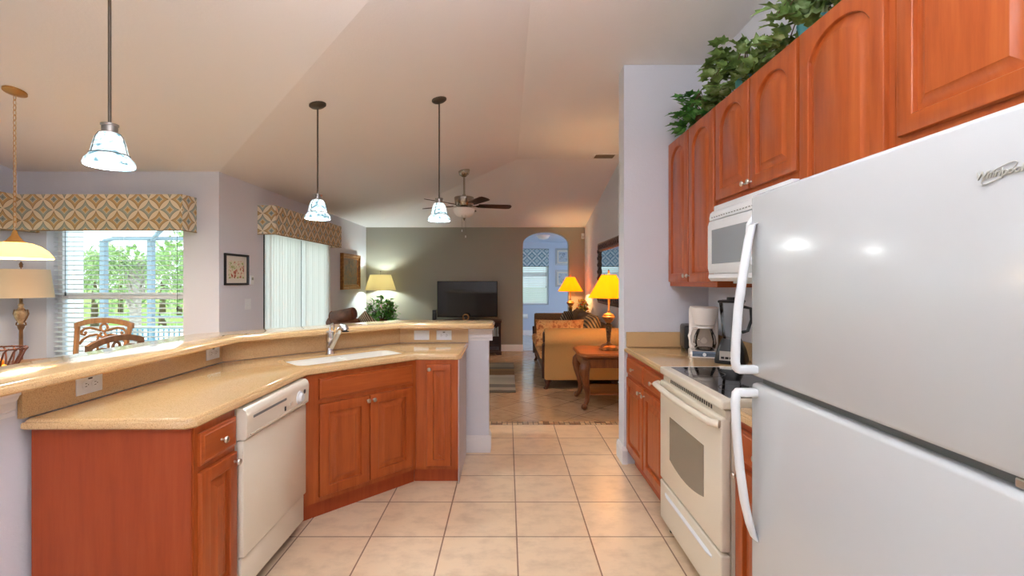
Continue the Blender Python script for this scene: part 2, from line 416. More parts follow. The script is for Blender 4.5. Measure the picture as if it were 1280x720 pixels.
# sliding door
d_ = bpy.data.objects.new('door_1', None); COL.objects.link(d_); d_['kind'] = 'structure'
f = B()
for y0, y1, dx in ((SY0, 6.42, 0), (6.38, SY1, -.04)):
    for p, q, r, s in ((y0, y0 + .06, .02, SZ1), (y1 - .06, y1, .02, SZ1), (y0, y1, .02, .1), (y0, y1, SZ1 - .07, SZ1)): f.box(-2.97 + dx, -2.935 + dx, p, q, r, s)
f.obj('door_frame', TRIM, d_, 0)
g = B(); g.box(-2.955, -2.95, SY0 + .06, 6.36, .1, SZ1 - .07); g.box(-2.995, -2.99, 6.44, SY1 - .06, .1, SZ1 - .07); g.obj('door_pane', GLASS, d_, 0)

# ================================================================ CABINETRY
KNOB = [(.004, 0), (.006, -.002), (.0045, -.006), (.0045, -.014), (.012, -.018), (.0145, -.023), (.012, -.028), (.004, -.0305)]
def knob(parent, x, y, z):
    B().lathe(KNOB, (x, y, z), 14, 'y').obj('knob', NICKEL, parent)
def door_loop(w, h, i, x0, z0, y, rise, N):
    l, r, t = i, w - i, h - i
    L = [(x0 + l, y, z0 + i), (x0 + r, y, z0 + i)]
    for k in range(N + 1):
        u = 1 - 2 * k / N
        dz = rise * (1 - math.sqrt(max(0, 1 - .92 * u * u))) / (1 - math.sqrt(.08)) if rise else 0
        L.append((x0 + r - (r - l) * k / N, y, z0 + t - dz))
    return L
def front(parent, name, x0, x1, z0, z1, kn=None, rise=0, fr=.056, y=0, t=.02, mat=None):
    b = B(); w, h = x1 - x0, z1 - z0; N = 14 if rise else 1
    D = lambda i, yy, rs=0: door_loop(w, h, i, x0, z0, yy, rs, N)
    if name == 'door':
        Ls = [D(0, y), D(0, y - t + .006), D(.002, y - t + .002), D(.006, y - t), D(fr, y - t, rise), D(fr + .003, y - t + .003, rise), D(fr + .005, y - t + .0155, rise),
              D(fr + .013, y - t + .0158, rise), D(fr + .042, y - t + .003, rise), D(fr + .045, y - t + .001, rise)]
    else:
        Ls = [D(0, y), D(0, y - t + .010), D(.003, y - t + .006), D(.010, y - t + .004), D(.014, y - t)]
    b.loops(Ls, True, True)
    o = b.obj(name, mat or (CHERRY if name == 'door' else CHERRYH), parent, 30)
    if kn: knob(o, kn[0], y - t, kn[1])
    return o
def base_cab(label, loc, rot, w, depth, group='cherry base cabinets', foot=None, left=True, right=True):
    r = thing('base_cabinet', label, 'cabinet', loc, rot, group)
    b = B()
    if foot: b.prism(foot, .105, .872, top=False)
    else: b.box(0, w, 0, depth, .105, .872)
    b.obj('cabinet_body', PANEL if foot is None else CHERRY, r, 0)
    return r
ZD0, ZD1, ZW0, ZW1 = .137, .69, .717, .842
# leg beside the dishwasher, end panel towards the camera
r = base_cab('narrow cherry cabinet with plain end panel, drawer and door before the dishwasher', (-1.19, 1.76, 0), R(90), .265, .60)
B().box(-.002, .262, .055, .59, 0, .104).obj('toe_kick', PANEL, r, 0)
B().box(-.008, -.0005, .0, .60, 0, .872).obj('end_panel', PANEL, r, 0)
B().box(0, .265, -.004, -.0005, .105, .872).obj('face_frame', CHERRY, r, 0)
front(r, 'drawer', .022, .255, ZW0, ZW1, ((.138), .78), y=-.004)
front(r, 'door', .022, .255, ZD0, ZD1, (.228, .655), fr=.05, y=-.004)
# sink base on the diagonal (local x along the diagonal front)
F0, F1 = Vector((-1.19, 2.72)), Vector((-.64, 3.27))
def todiag(p): v = Vector(p) - F0; return ((v.x + v.y) / s2, (-v.x + v.y) / s2)
foot = [todiag(p) for p in ((-1.19, 2.672), (-1.19, 2.72), (-.641, 3.269), (-.641, 3.855), (-.885, 3.855), (-1.795, 2.945), (-1.795, 2.672))]
r = base_cab('wide cherry cabinet with two doors set at an angle under the white sink', (F0.x, F0.y, 0), R(45), .778, .6, foot=foot)
tk = [todiag(p) for p in ((-1.24, 2.70), (-1.235, 2.74), (-.664, 3.312), (-.664, 3.84), (-.885, 3.84), (-1.78, 2.945), (-1.78, 2.70))]
B().prism(tk, 0, .104).obj('toe_kick', PANEL, r, 0)
front(r, 'drawer', .088, .744, ZW0, ZW1)
front(r, 'door', .088, .414, ZD0, ZD1, (.395, .66))
front(r, 'door', .418, .744, ZD0, ZD1, (.437, .66))
# narrow pull-out at the end
r = base_cab('slim cherry cabinet with one tall narrow door at the white half wall end', (-.639, 3.27, 0), 0, .294, .585)
B().box(-.022, .292, .05, .575, 0, .104).obj('toe_kick', PANEL, r, 0)
B().box(.2945, .300, -.001, .585, 0, .872).obj('end_panel', plain('laminate_side', (196, 188, 190), .5), r, 0)
B().box(0, .294, -.004, -.0005, .105, .872).obj('face_frame', CHERRY, r, 0)
front(r, 'door', .078, .244, .132, ZW1, (.098, .812), fr=.042, y=-.004)
# right wall run
r = base_cab('cherry cabinet with two drawers and two doors between partition and range', (.936, 3.615, 0), R(-90), .915, .62)
B().box(0, .915, .055, .61, 0, .104).obj('toe_kick', PANEL, r, 0)
front(r, 'drawer', .03, .452, ZW0, ZW1, (.24, .78)); front(r, 'drawer', .476, .900, ZW0, ZW1, (.69, .78))
front(r, 'door', .03, .452, ZD0, ZD1, (.418, .655)); front(r, 'door', .476, .900, ZD0, ZD1, (.51, .655))
r = base_cab('narrow cherry cabinet squeezed between the range and the refrigerator', (.936, 1.895, 0), R(-90), .42, .62)
B().box(0, .42, .055, .61, 0, .104).obj('toe_kick', PANEL, r, 0)
front(r, 'drawer', .02, .40, ZW0, ZW1, (.21, .78)); front(r, 'door', .02, .40, ZD0, ZD1, (.05, .655))
# wall cabinets
def wall_cab(label, y1, w, z0, z1, doors, kz, xf=1.27):
    r = thing('wall_cabinet', label, 'cabinet', (xf, y1, 0), R(-90), 'cherry wall cabinets')
    B().box(0, w, 0, 1.565 - xf, z0, z1).obj('cabinet_body', CHERRY, r, 0)
    for x0, x1, kx in doors: front(r, 'door', x0, x1, z0 + .032, z1 - .012, (kx, kz) if kx else None, rise=.085, fr=.058)
    return r
UB, UT = 1.387, 2.491
wall_cab('tall two-door cherry wall cabinet beside the microwave, against the partition', 3.627, .812, UB, UT, [(.012, .395, .372), (.415, .80, .438)], UB + .075)
wall_cab('short two-door cherry wall cabinet directly above the microwave', 2.811, .80, 1.873, UT, [(.012, .392, .370), (.408, .79, .43)], 1.935)
wall_cab('single-door cherry wall cabinet between microwave and refrigerator cabinets', 2.008, .485, UB, UT, [(.012, .46, .04)], UB + .075)
r = thing('wall_cabinet', 'wide cherry wall cabinet with square panels above the refrigerator', 'cabinet', (1.27, 1.521, 0), R(-90), 'cherry wall cabinets')
B().box(0, .93, 0, .295, 1.86, UT).obj('cabinet_body', CHERRY, r, 0)
front(r, 'door', .024, .462, 1.887, UT - .012, (.44, 1.94)); front(r, 'door', .47, .91, 1.887, UT - .012, (.49, 1.94))

# ---- worktops
sink_s0, sink_s1, sink_d0, sink_d1 = 1.09, 1.85, 2.852, 3.155
def sd(s, d): return ((s - d) / s2, (s + d) / s2)
hole = [sd(s, d) for s, d in rrect(sink_s0, sink_s1, sink_d0, sink_d1, .06)]
CF = [(-1.80, 1.722), (-1.195, 1.722), (-1.165, 1.752), (-1.165, 2.71), (-.63, 3.245), (-.355, 3.245), (-.322, 3.278), (-.322, 3.855), (-.887, 3.855), (-1.80, 2.943)]
CT = thing('countertop', 'tan speckled worktop bending round the peninsula with a low backsplash', 'countertop', (0, 0, 0), 0, 'tan worktops')
slab(CF, .914, hole).obj('worktop', COUNTER, CT, 40)
bsf = [(-1.801, 1.73), (-1.801, 2.943), (-.887, 3.857), (-.322, 3.857)]; bsb = [(-.322, 3.877), (-.894, 3.877), (-1.820, 2.951), (-1.820, 1.73)]
B().prism(bsf[::-1] + bsb[::-1], .914, 1.036).obj('backsplash', COUNTER, CT, 0)
BK = [(-1.68, -.45), (-1.68, 2.923), (-.863, 3.74), (-.14, 3.74), (-.109, 3.771), (-.109, 4.10), (-.14, 4.13), (-.997, 4.13), (-2.07, 3.057), (-2.07, -.45)]
tag(slab(BK, 1.08).obj('bar_top', COUNTER, smooth=40), 'raised tan bar top running along the white half wall', 'countertop', 'tan worktops')
CT2 = thing('countertop', 'tan worktop under the toaster and coffee maker beside the range', 'countertop', (0, 0, 0), 0, 'tan worktops')
slab([(.911, 2.695), (1.565, 2.695), (1.565, 3.625), (.911, 3.625)], .914).obj('worktop', COUNTER, CT2, 40)
q = B(); q.box(.925, 1.545, 3.604, 3.626, .914, 1.03, .003); q.box(1.545, 1.566, 2.70, 3.626, .914, 1.03, .003); q.obj('backsplash', COUNTER, CT2, 0)
tag(slab([(.911, 1.46), (1.565, 1.46), (1.565, 1.895), (.911, 1.895)], .914).obj('countertop', COUNTER, smooth=40), 'short strip of tan worktop between range and refrigerator', 'countertop', 'tan worktops')

# ---- sink and faucet
SK = thing('kitchen_sink', 'white double-bowl undermount sink in the angled worktop', 'sink')
SINKM = plain('white_sink', (240, 236, 226), .3)
b = B()
mid = (sink_s0 + sink_s1) / 2
def bowl(b, s0, s1, d0, d1):
    Ls = []
    for i, z, rr in ((.0, .890, .055), (.004, .872, .055), (.016, .74, .05), (.04, .715, .04)):
        Ls.append([sd(s, d) + (z,) for s, d in rrect(s0 + i, s1 - i, d0 + i, d1 - i, rr)])
    b.loops(Ls, False, True)
b.bm.verts.ensure_lookup_table()
bowl(b, sink_s0 + .004, mid - .012, sink_d0 + .004, sink_d1 - .004); bowl(b, mid + .012, sink_s1 - .004, sink_d0 + .004, sink_d1 - .004)
# rim around and between the bowls
b.loops([[sd(s, d) + (z,) for s, d in rrect(sink_s0 - o_, sink_s1 + o_, sink_d0 - o_, sink_d1 + o_, .06)] for o_, z in ((-.003, .902), (-.003, .8735), (.004, .8725), (.004, .70), (-.03, .70))], False, False)
b.prism([sd(s, d) for s, d in ((mid - .013, sink_d0 + .004), (mid + .013, sink_d0 + .004), (mid + .013, sink_d1 - .004), (mid - .013, sink_d1 - .004))], .80, .890)
b.obj('basin', SINKM, SK, 40)
for sx in (sink_s0 + .19, sink_s1 - .19):
    p = sd(sx, 3.015); B().lathe([(.04, 0), (.042, .003), (.03, .004), (.012, .001)], (p[0], p[1], .7155), 18).obj('drain', CHROME, SK)
FC = thing('faucet', 'chrome pull-out kitchen faucet behind the sink', 'faucet', (-1.248, 3.277, .9145), R(45))
b = B(); b.lathe([(.031, 0), (.031, .006), (.028, .012), (.0265, .09), (.0275, .10), (.0275, .15), (.02, .16)], n=24); b.obj('body', CHROME, FC)
b = B(); b.tube([(0, -.012, .045), (.014, -.035, .09), (.034, -.062, .15)], [.022, .019, .017], 14); b.obj('spout', NICKEL, FC)
b = B(); b.tube([(.033, -.06, .148), (.040, -.070, .172), (.050, -.085, .186), (.058, -.100, .182), (.062, -.108, .165)], [.018, .024, .028, .030, .028], 16); h_ = b.obj('spray_head', CHROME, FC)
b = B(); b.lathe([(.024, 0), (.024, -.006), (.012, -.007)], (.0625, -.109, .163), 16); b.obj('nozzle', BLACK, h_)
b = B(); b.tube([(0, 0, .155), (.002, .002, .18), (.008, .0, .205), (.018, -.006, .212), (.024, -.012, .20), (.022, -.012, .165)], [.008, .006, .005, .005, .005, .006], 8); b.obj('lever_handle', CHROME, FC)

# ---- outlets and switches
def outlet(label, loc, rot, kind='outlet', vert=False, cat='outlet'):
    r = thing('wall_outlet' if kind == 'outlet' else 'light_switch', label, cat, loc, rot, 'white wall plates')
    w, h = (.125, .078) if not vert else (.118, .118)
    b = B(); b.box(-w / 2, w / 2, -.006, 0, -h / 2, h / 2, .0025); b.obj('cover_plate', WHITEP, r, 0)
    if kind == 'outlet':
        for sx in (-.022, .022):
            s_ = B().lathe([(.0165, 0), (.0165, -.0025), (.0155, -.003)], (sx, -.006, 0), 18, 'y').obj('socket', WHITEP, r)
            q = B()
            for dz in (-.006, .006): q.box(sx - .0045, sx + .0045, -.0095, -.0089, dz - .0012, dz + .0012)
            q.ball((sx + (.010), -.0092, 0), .0022, 8, 5); q.obj('slot', BLACK, s_, 0)
        B().box(-.009, .009, -.0085, -.006, .022, .028).obj('test_button', BLACK, r, 0)
    else:
        for sx in ((0,) if not vert else (-.024, .024)):
            q = B(); (q.box(sx - .033, sx + .033, -.010, -.006, -.016, .016, .002) if not vert else q.box(sx - .016, sx + .016, -.010, -.006, -.033, .033, .002)); q.obj('rocker', WHITEP, r, 0)
    return r
outlet('white double outlet low on the backsplash above the narrow drawer cabinet', (-1.801, 2.004, .983), R(90))
outlet('white double outlet on the backsplash just before the bar bends', (-1.801, 2.845, .987), R(90))
outlet('white horizontal rocker switch on the backsplash above the slim cabinet', (-.708, 3.857, .977), 0, 'switch', False, 'switch')
outlet('white double outlet on the backsplash beside the rocker switch', (-.523, 3.857, .977), 0)
outlet('white double rocker switch beneath the black-framed picture', (-2.86, 5.13, 1.17), R(90), 'switch', True, 'switch')
r = thing('thermostat', 'small white thermostat between black-framed picture and sliding door', 'thermostat', (-2.86, 5.19, 1.435), R(90))
B().box(-.03, .03, -.022, 0, -.05, .05, .005).obj('case', WHITEP, r, 0); B().box(-.018, .018, -.0235, -.022, .0, .03).obj('display', plain('lcd', (150, 160, 150), .3), r, 0)

# ================================================================ APPLIANCES
# dishwasher
r = thing('dishwasher', 'bisque built-in dishwasher between narrow cabinet and sink cabinet', 'dishwasher', (-1.15, 2.032, 0), R(90))
w = .632
B().box(.004, w - .004, .03, .60, .10, .868).obj('tub', CREAMD, r, 0)
b = B(); b.box(.0, w, 0, .03, .215, .725, .006); b.obj('door', CREAM, r)
b = B(); pr = [(.03, .73), (-.004, .73), (-.012, .738), (-.016, .835), (-.010, .856), (.004, .868), (.03, .868)]
b.loops([[(x, y, z) for y, z in pr] for x in (0, w)], True, True); p_ = b.obj('control_panel', CREAM, r, 40)
B().box(.05, .36, -.0175, -.0145, .815, .826).obj('latch_slot', GASKET, p_, 0)
B().box(.03, w - .03, -.0165, -.0125, .744, .749).obj('trim_line', CREAMD, p_, 0)
B().lathe([(.036, 0), (.036, -.004), (.026, -.007), (.022, -.02), (.02, -.022)], (.51, -.0145, .79), 20, 'y').obj('dial', WHITEP, p_)
for k in range(2): B().box(.40 + .0 * k, .425, -.021, -.014, .775 - .02 * k * 0, .79).obj('button', CREAMD, p_, 0) if k == 0 else B().box(.345, .356, -.0172, -.0135, .762, .784).obj('button', DKGREY, p_, 0)
B().lathe([(.012, 0), (.012, -.002)], (.575, -.0155, .808), 14, 'y').obj('badge', DKGREY, p_)
b = B(); b.box(.004, w - .004, .012, .03, .06, .205, .004); b.obj('kick_panel', CREAM, r)
B().box(.02, w - .02, .08, .5, 0, .10).obj('base', BLACK, r, 0)

# range
RX, RY, rw = .88, 2.684, .772
r = thing('range', 'bisque freestanding electric range with black glass cooktop', 'stove', (RX, RY, 0), R(-90))
b = B(); b.box(.004, rw - .004, .045, .67, .05, .885); b.obj('body', CREAM, r, 0)
b = B(); b.box(0, rw, .0, .62, .895, .935, .008, 3); t_ = b.obj('cooktop', CREAM, r)
B().box(.04, rw - .04, .05, .60, .9345, .937).obj('cooktop_glass', BLACKG, t_, 0)
RING = plain('burner_ring', (70, 72, 76), .2)
for bx, by, br_ in ((.21, .17, .10), (.56, .17, .08), (.21, .44, .075), (.56, .44, .10)):
    q = B(); q.lathe([(br_ - .004, .0), (br_, .0006), (br_ + .003, 0)], (bx, by, .937), 32, cap0=False, cap1=False); q.obj('burner', RING, t_)
b = B(); b.box(0, rw, .595, .67, .93, 1.10, .01); p_ = b.obj('back_panel', CREAM, r)
for kx in (.09, .18, .59, .68): B().lathe([(.022, 0), (.02, -.02), (.016, -.022)], (kx, .595, 1.02), 14, 'y').obj('knob', CREAMD, p_)
B().box(.29, .48, .592, .596, .99, 1.06).obj('clock_display', BLACKG, p_, 0)
b = B(); b.box(.006, rw - .006, .02, .045, .845, .89); v_ = b.obj('vent_strip', CREAMD, r, 0)
q = B()
for k in range(22): q.box(.12 + k * .024, .136 + k * .024, .0195, .021, .865, .883)
q.obj('vent_slot', plain('slot_dark', (52, 46, 38), .6), v_, 0)
def door_win(xa, xb, za, zb, sag=.03, n=10):
    pts = [(xa + .0, za), ]
    pts += [(xb, za), (xb, zb - sag)]
    pts += [(xb - (xb - xa) * k / n, zb - sag + sag * (1 - (1 - 2 * k / n) ** 2)) for k in range(1, n)]
    return pts + [(xa, zb - sag)]
b = B(); b.box(.004, rw - .004, 0, .042, .305, .86, .008, 3); d_ = b.obj('oven_door', CREAM, r)
wp = [(x, 1.165 - z) for x, z in door_win(.165, .60, .475, .735)]
b = B(); b.extrude([(x, z) for x, z in wp], 'y', -.002, .001); b.obj('window', plain('oven_glass', (128, 124, 112), .08, coat=.6), d_, 0)
b = B(); hz = .838
b.tube([(.0, -.008, hz), (.03, -.036, hz)] + [(.03 + (rw - .06) * k / 10, -.036 - .014 * math.sin(math.pi * k / 10), hz) for k in range(1, 10)] + [(rw - .03, -.036, hz), (rw, -.008, hz)], .0165, 12); b.obj('handle', CREAM, d_)
b = B(); b.box(.004, rw - .004, 0, .042, .075, .292, .008, 3); dr = b.obj('drawer', CREAM, r)
b = B(); L = []
for x, s_ in ((.09, .2), (.13, 1), (rw - .13, 1), (rw - .09, .2)): L.append([(x, .002, .252), (x, -.012 * s_, .243), (x, -.010 * s_, .236), (x, .002, .232)])
b.loops(L, True, True); b.obj('grip', WHITEP, dr)
for fx, fy in ((.04, .06), (rw - .04, .06), (.04, .62), (rw - .04, .62)): B().lathe([(.016, 0), (.018, .05)], (fx, fy, 0), 12).obj('foot', BLACK, r)

# microwave
r = thing('microwave', 'white over-the-range microwave under the short wall cabinet', 'microwave', (1.21, 2.775, 0), R(-90)); mw = .762
b = B(); b.box(.002, mw - .002, .02, .355, 1.43, 1.87, .004); b.obj('case', WHITEP, r)
b = B(); L = [[(x, y, z) for y, z in ((.02, 1.782), (-.004, 1.782), (-.006, 1.80), (.0, 1.825), (.012, 1.838), (.02, 1.841))] for x in (0, mw)]
b.loops(L, True, True); g_ = b.obj('vent_grille', WHITEP, r)
q = B()
for k in range(24): q.box(.03 + k * .03, .048 + k * .03, -.0062, -.004, 1.795, 1.80)
q.obj('vent_slot', GASKET, g_, 0)
b = B(); L = [[(x, y, z) for y, z in ((.02, 1.47), (-.006, 1.47), (-.014, 1.50), (-.014, 1.75), (-.006, 1.777), (.02, 1.777))] for x in (0, .55)]
b.loops(L, True, True); d_ = b.obj('door', WHITEP, r)
B().box(.055, .47, -.0155, -.0135, 1.525, 1.722).obj('window', plain('microwave_glass', (150, 156, 164), .15, coat=.3), d_, 0)
q = B(); q.tube([(.52, -.012, 1.50), (.52, -.04, 1.54), (.52, -.046, 1.62), (.52, -.04, 1.70), (.52, -.012, 1.75)], .012, 10); q.obj('handle', WHITEP, d_)
b = B(); b.box(.553, mw, -.012, .02, 1.47, 1.777, .005); k_ = b.obj('control_panel', WHITEP, r)
B().box(.58, .74, -.0135, -.0115, 1.71, 1.755).obj('display', BLACKG, k_, 0)
for a in range(4):
    for c in range(3): B().box(.585 + c * .052, .627 + c * .052, -.0145, -.0115, 1.50 + a * .05, 1.535 + a * .05, .002).obj('button', CREAMD, k_, 0)
b = B(); L = [[(x, y, z) for y, z in ((.02, 1.425), (.004, 1.425), (-.012, 1.443), (-.008, 1.467), (.02, 1.467))] for x in (0, mw)]
b.loops(L, True, True); b.obj('bottom_rail', WHITEP, r)
B().box(.16, .6, .06, .3, 1.412, 1.43).obj('lamp_lens', WHITEP, r, 0)

# refrigerator
FX, FY, fw = .75, 1.440, .835
r = thing('refrigerator', 'white top-freezer refrigerator filling the near end of the cabinets', 'refrigerator', (FX, FY, 0), R(-90))
B().box(.006, fw - .006, .085, .78, .03, 1.665, .006).obj('cabinet', FRIDGE, r)
def fdoor(z0, z1, nm):
    b = B(); pr = rrect(0, fw, 0, .075, .018, 4)
    Ls = [[(x, y, z) for x, y in offset(pr, i)] for i, z in ((.012, z0), (.003, z0 + .004), (0, z0 + .012), (0, z1 - .012), (.003, z1 - .004), (.012, z1))]
    b.loops(Ls, True, True); return b.obj(nm, FRIDGE, r, 50)
fd = fdoor(1.135, 1.69, 'freezer_door'); ld = fdoor(.10, 1.115, 'door')
B().box(.02, fw - .02, .03, .085, .10, 1.68).obj('gasket', GASKET, r, 0)
B().box(.02, fw - .02, .06, .14, .0, .095).obj('toe_grille', WHITEP, r, 0)
def fhandle(parent, pts, rs):
    b = B(); Ls = []
    for (x, y, z), (a, c) in zip(pts, rs): Ls.append([(x + a * math.cos(t), y + c * math.sin(t), z) for t in [2 * math.pi * k / 14 for k in range(14)]])
    b.loops(Ls, True, True); return b
hx = .035
hb = fhandle(None, [(hx, .002, 1.60), (hx, -.012, 1.595), (hx, -.022, 1.55), (hx, -.038, 1.45), (hx, -.052, 1.35), (hx, -.060, 1.25), (hx, -.062, 1.185), (hx, -.058, 1.16), (hx, -.05, 1.150)], [(.016, .006), (.017, .010), (.017, .011), (.017, .012), (.017, .012), (.017, .012), (.017, .012), (.017, .012), (.015, .010)])
hb.box(hx - .016, hx + .016, -.06, .004, 1.148, 1.172, .006); hb.obj('handle', WHITEP, fd, 50)
hb = fhandle(None, [(hx, -.05, 1.100), (hx, -.058, 1.09), (hx, -.062, 1.06), (hx, -.058, .97), (hx, -.048, .86), (hx, -.034, .76), (hx, -.018, .69), (hx, -.006, .655), (hx, .002, .645)], [(.015, .010), (.017, .012), (.017, .012), (.017, .012), (.017, .012), (.017, .012), (.017, .011), (.016, .009), (.015, .006)])
hb.box(hx - .016, hx + .016, -.06, .004, 1.078, 1.102, .006); hb.obj('handle', WHITEP, ld, 50)
B().box(.74, .80, .012, .05, 1.117, 1.133, .003).obj('hinge', NICKEL, r, 0)
def lettering(txt, size, name, mat, parent, loc, shear=0, ext=.0008):
    c = bpy.data.curves.new('t', 'FONT'); c.body = txt; c.size = size; c.extrude = ext; c.bevel_depth = .0003; c.shear = shear; c.align_x = 'LEFT'
    o = bpy.data.objects.new('t', c); COL.objects.link(o)
    me = bpy.data.meshes.new_from_object(o.evaluated_get(bpy.context.evaluated_depsgraph_get())); bpy.data.objects.remove(o); bpy.data.curves.remove(c)
    me.transform(Matrix.Rotation(R(90), 4, 'X')); me.name = name; me.materials.append(mat)
    q = bpy.data.objects.new(name, me); COL.objects.link(q); q.parent = parent; q.location = loc; return q
LOGO = plain('silver_badge', (196, 196, 190), .3, .5)
lx = FY - .745
badge = lettering('Whirlpool', .0165, 'emblem_lettering', LOGO, fd, (lx, -.001, 1.587), .25)
q = B(); q.tube([(lx + .034 + .026 * math.cos(t) + .002, -.0015, 1.591 + .008 * math.sin(t) + .010 * math.cos(t)) for t in [2 * math.pi * k / 28 for k in range(28)]], .0008, 6, closed=True); q.obj('emblem_ring', LOGO, fd)

# toaster, coffee maker, blender
r = thing('toaster', 'black two-slot toaster against the partition beside the coffee maker', 'toaster', (1.40, 3.50, .9142), R(-12))
b = B(); b.box(-.085, .085, -.13, .09, .008, .185, .018, 3); b.obj('case', BLACK, r)
q = B(); q.box(-.05, -.022, -.09, .06, .1848, .187); q.box(.022, .05, -.09, .06, .1848, .187); q.obj('slot', DKGREY, r, 0)
b = B(); b.box(-.03, .03, -.136, -.128, .05, .17, .003); b.obj('front_plate', DKGREY, r)
B().lathe([(.022, 0), (.02, -.014), (.004, -.016)], (0, -.136, .055), 16, 'y').obj('dial', BLACK, r)
B().box(-.02, .02, -.16, -.136, .135, .15, .004).obj('lever', DKGREY, r)
q = B()
for fx in (-.065, .065):
    for fy in (-.11, .07): q.lathe([(.012, 0), (.012, .01)], (fx, fy, 0), 8)
q.obj('feet', BLACK, r)
IV = plain('ivory_plastic', (240, 232, 224), .35)
r = thing('coffee_maker', 'white drip coffee maker with glass carafe on the worktop', 'coffee maker', (1.365, 3.225, .9142), R(-18))
b = B(); b.loops([[(x, y, z) for x, y in offset(rrect(-.10, .10, -.13, .10, .03), i)] for i, z in ((0, 0), (0, .028), (.012, .04))], True, True); b.obj('base', IV, r)
b = B(); L = [[(x, -.131, .006), (x, -.133, .026), (x, -.120, .0395), (x, -.10, .035)] for x in (-.085, .085)]; b.loops(L, True, True); p_ = b.obj('control_panel', plain('blue_grey_panel', (96, 110, 128), .35), r)
B().lathe([(.012, 0), (.010, -.006)], (-.01, -.131, .02), 14, 'y').obj('dial', WHITEP, p_)
b = B(); b.box(-.095, .095, .03, .10, .03, .33, .02, 3); b.obj('water_tank', IV, r)
b = B(); b.lathe([(.055, .208), (.062, .212), (.085, .30), (.088, .32), (.088, .327), (.08, .331)], (0, -.035, 0), 28); b.obj('filter_basket', IV, r)
b = B(); b.box(-.09, .09, -.03, .09, .318, .333, .006); b.obj('lid', IV, r)
CARAFE = pane_glass('carafe_glass', (238, 234, 230), .02, .3)
b = B(); b.lathe([(.05, .045), (.066, .055), (.074, .09), (.068, .135), (.05, .175), (.048, .19)], (0, -.04, 0), 28, cap1=False); c_ = b.obj('carafe', CARAFE, r)
B().lathe([(.051, .188), (.055, .193), (.053, .205), (.02, .207)], (0, -.04, 0), 24).obj('carafe_lid', IV, c_)
b = B(); b.tube([(-.048, -.06, .19), (-.085, -.085, .185), (-.10, -.095, .14), (-.09, -.088, .09), (-.066, -.07, .075)], [.009, .011, .012, .011, .009], 10); b.obj('carafe_handle', IV, c_)
B().lathe([(.062, .040), (.062, .044)], (0, -.04, 0), 24).obj('warming_plate', BLACK, r)
r = thing('blender', 'black countertop blender with clear jar next to the coffee maker', 'blender', (1.41, 2.925, .9142), R(-35))
b = B(); b.loops([[(x, y, z) for x, y in rrect(-h_, h_, -h_, h_, .03)] for h_, z in ((.088, 0), (.09, .02), (.078, .08), (.056, .14), (.052, .15))], True, True); b.obj('motor_base', BLACK, r)
b = B(); L = [[(x, -.0915, .022), (x, -.083, .078), (x, -.08, .078), (x, -.085, .022)] for x in (-.055, .055)]; b.loops(L, True, True); p_ = b.obj('control_panel', NICKEL, r)
for k in range(4): B().box(-.045 + .024 * k, -.027 + .024 * k, -.094, -.086, .032, .045).obj('button', BLACK, p_, 0)
JAR = pane_glass('jar_glass', (236, 240, 242), .02, .3)
b = B(); b.loops([[(x, y, z) for x, y in rrect(-h_, h_, -h_, h_, h_ * .5)] for h_, z in ((.045, .152), (.05, .17), (.066, .36), (.068, .375))], True, False); j_ = b.obj('jar', JAR, r)
b = B(); b.tube([(.062, .03, .35), (.10, .05, .34), (.105, .052, .27), (.085, .04, .20), (.055, .027, .19)], .010, 8); b.obj('jar_handle', DKGREY, j_)
b = B(); b.box(-.07, .07, -.07, .07, .375, .392, .006); b.lathe([(.03, .39), (.028, .41)], n=16); b.obj('jar_lid', BLACK, r)

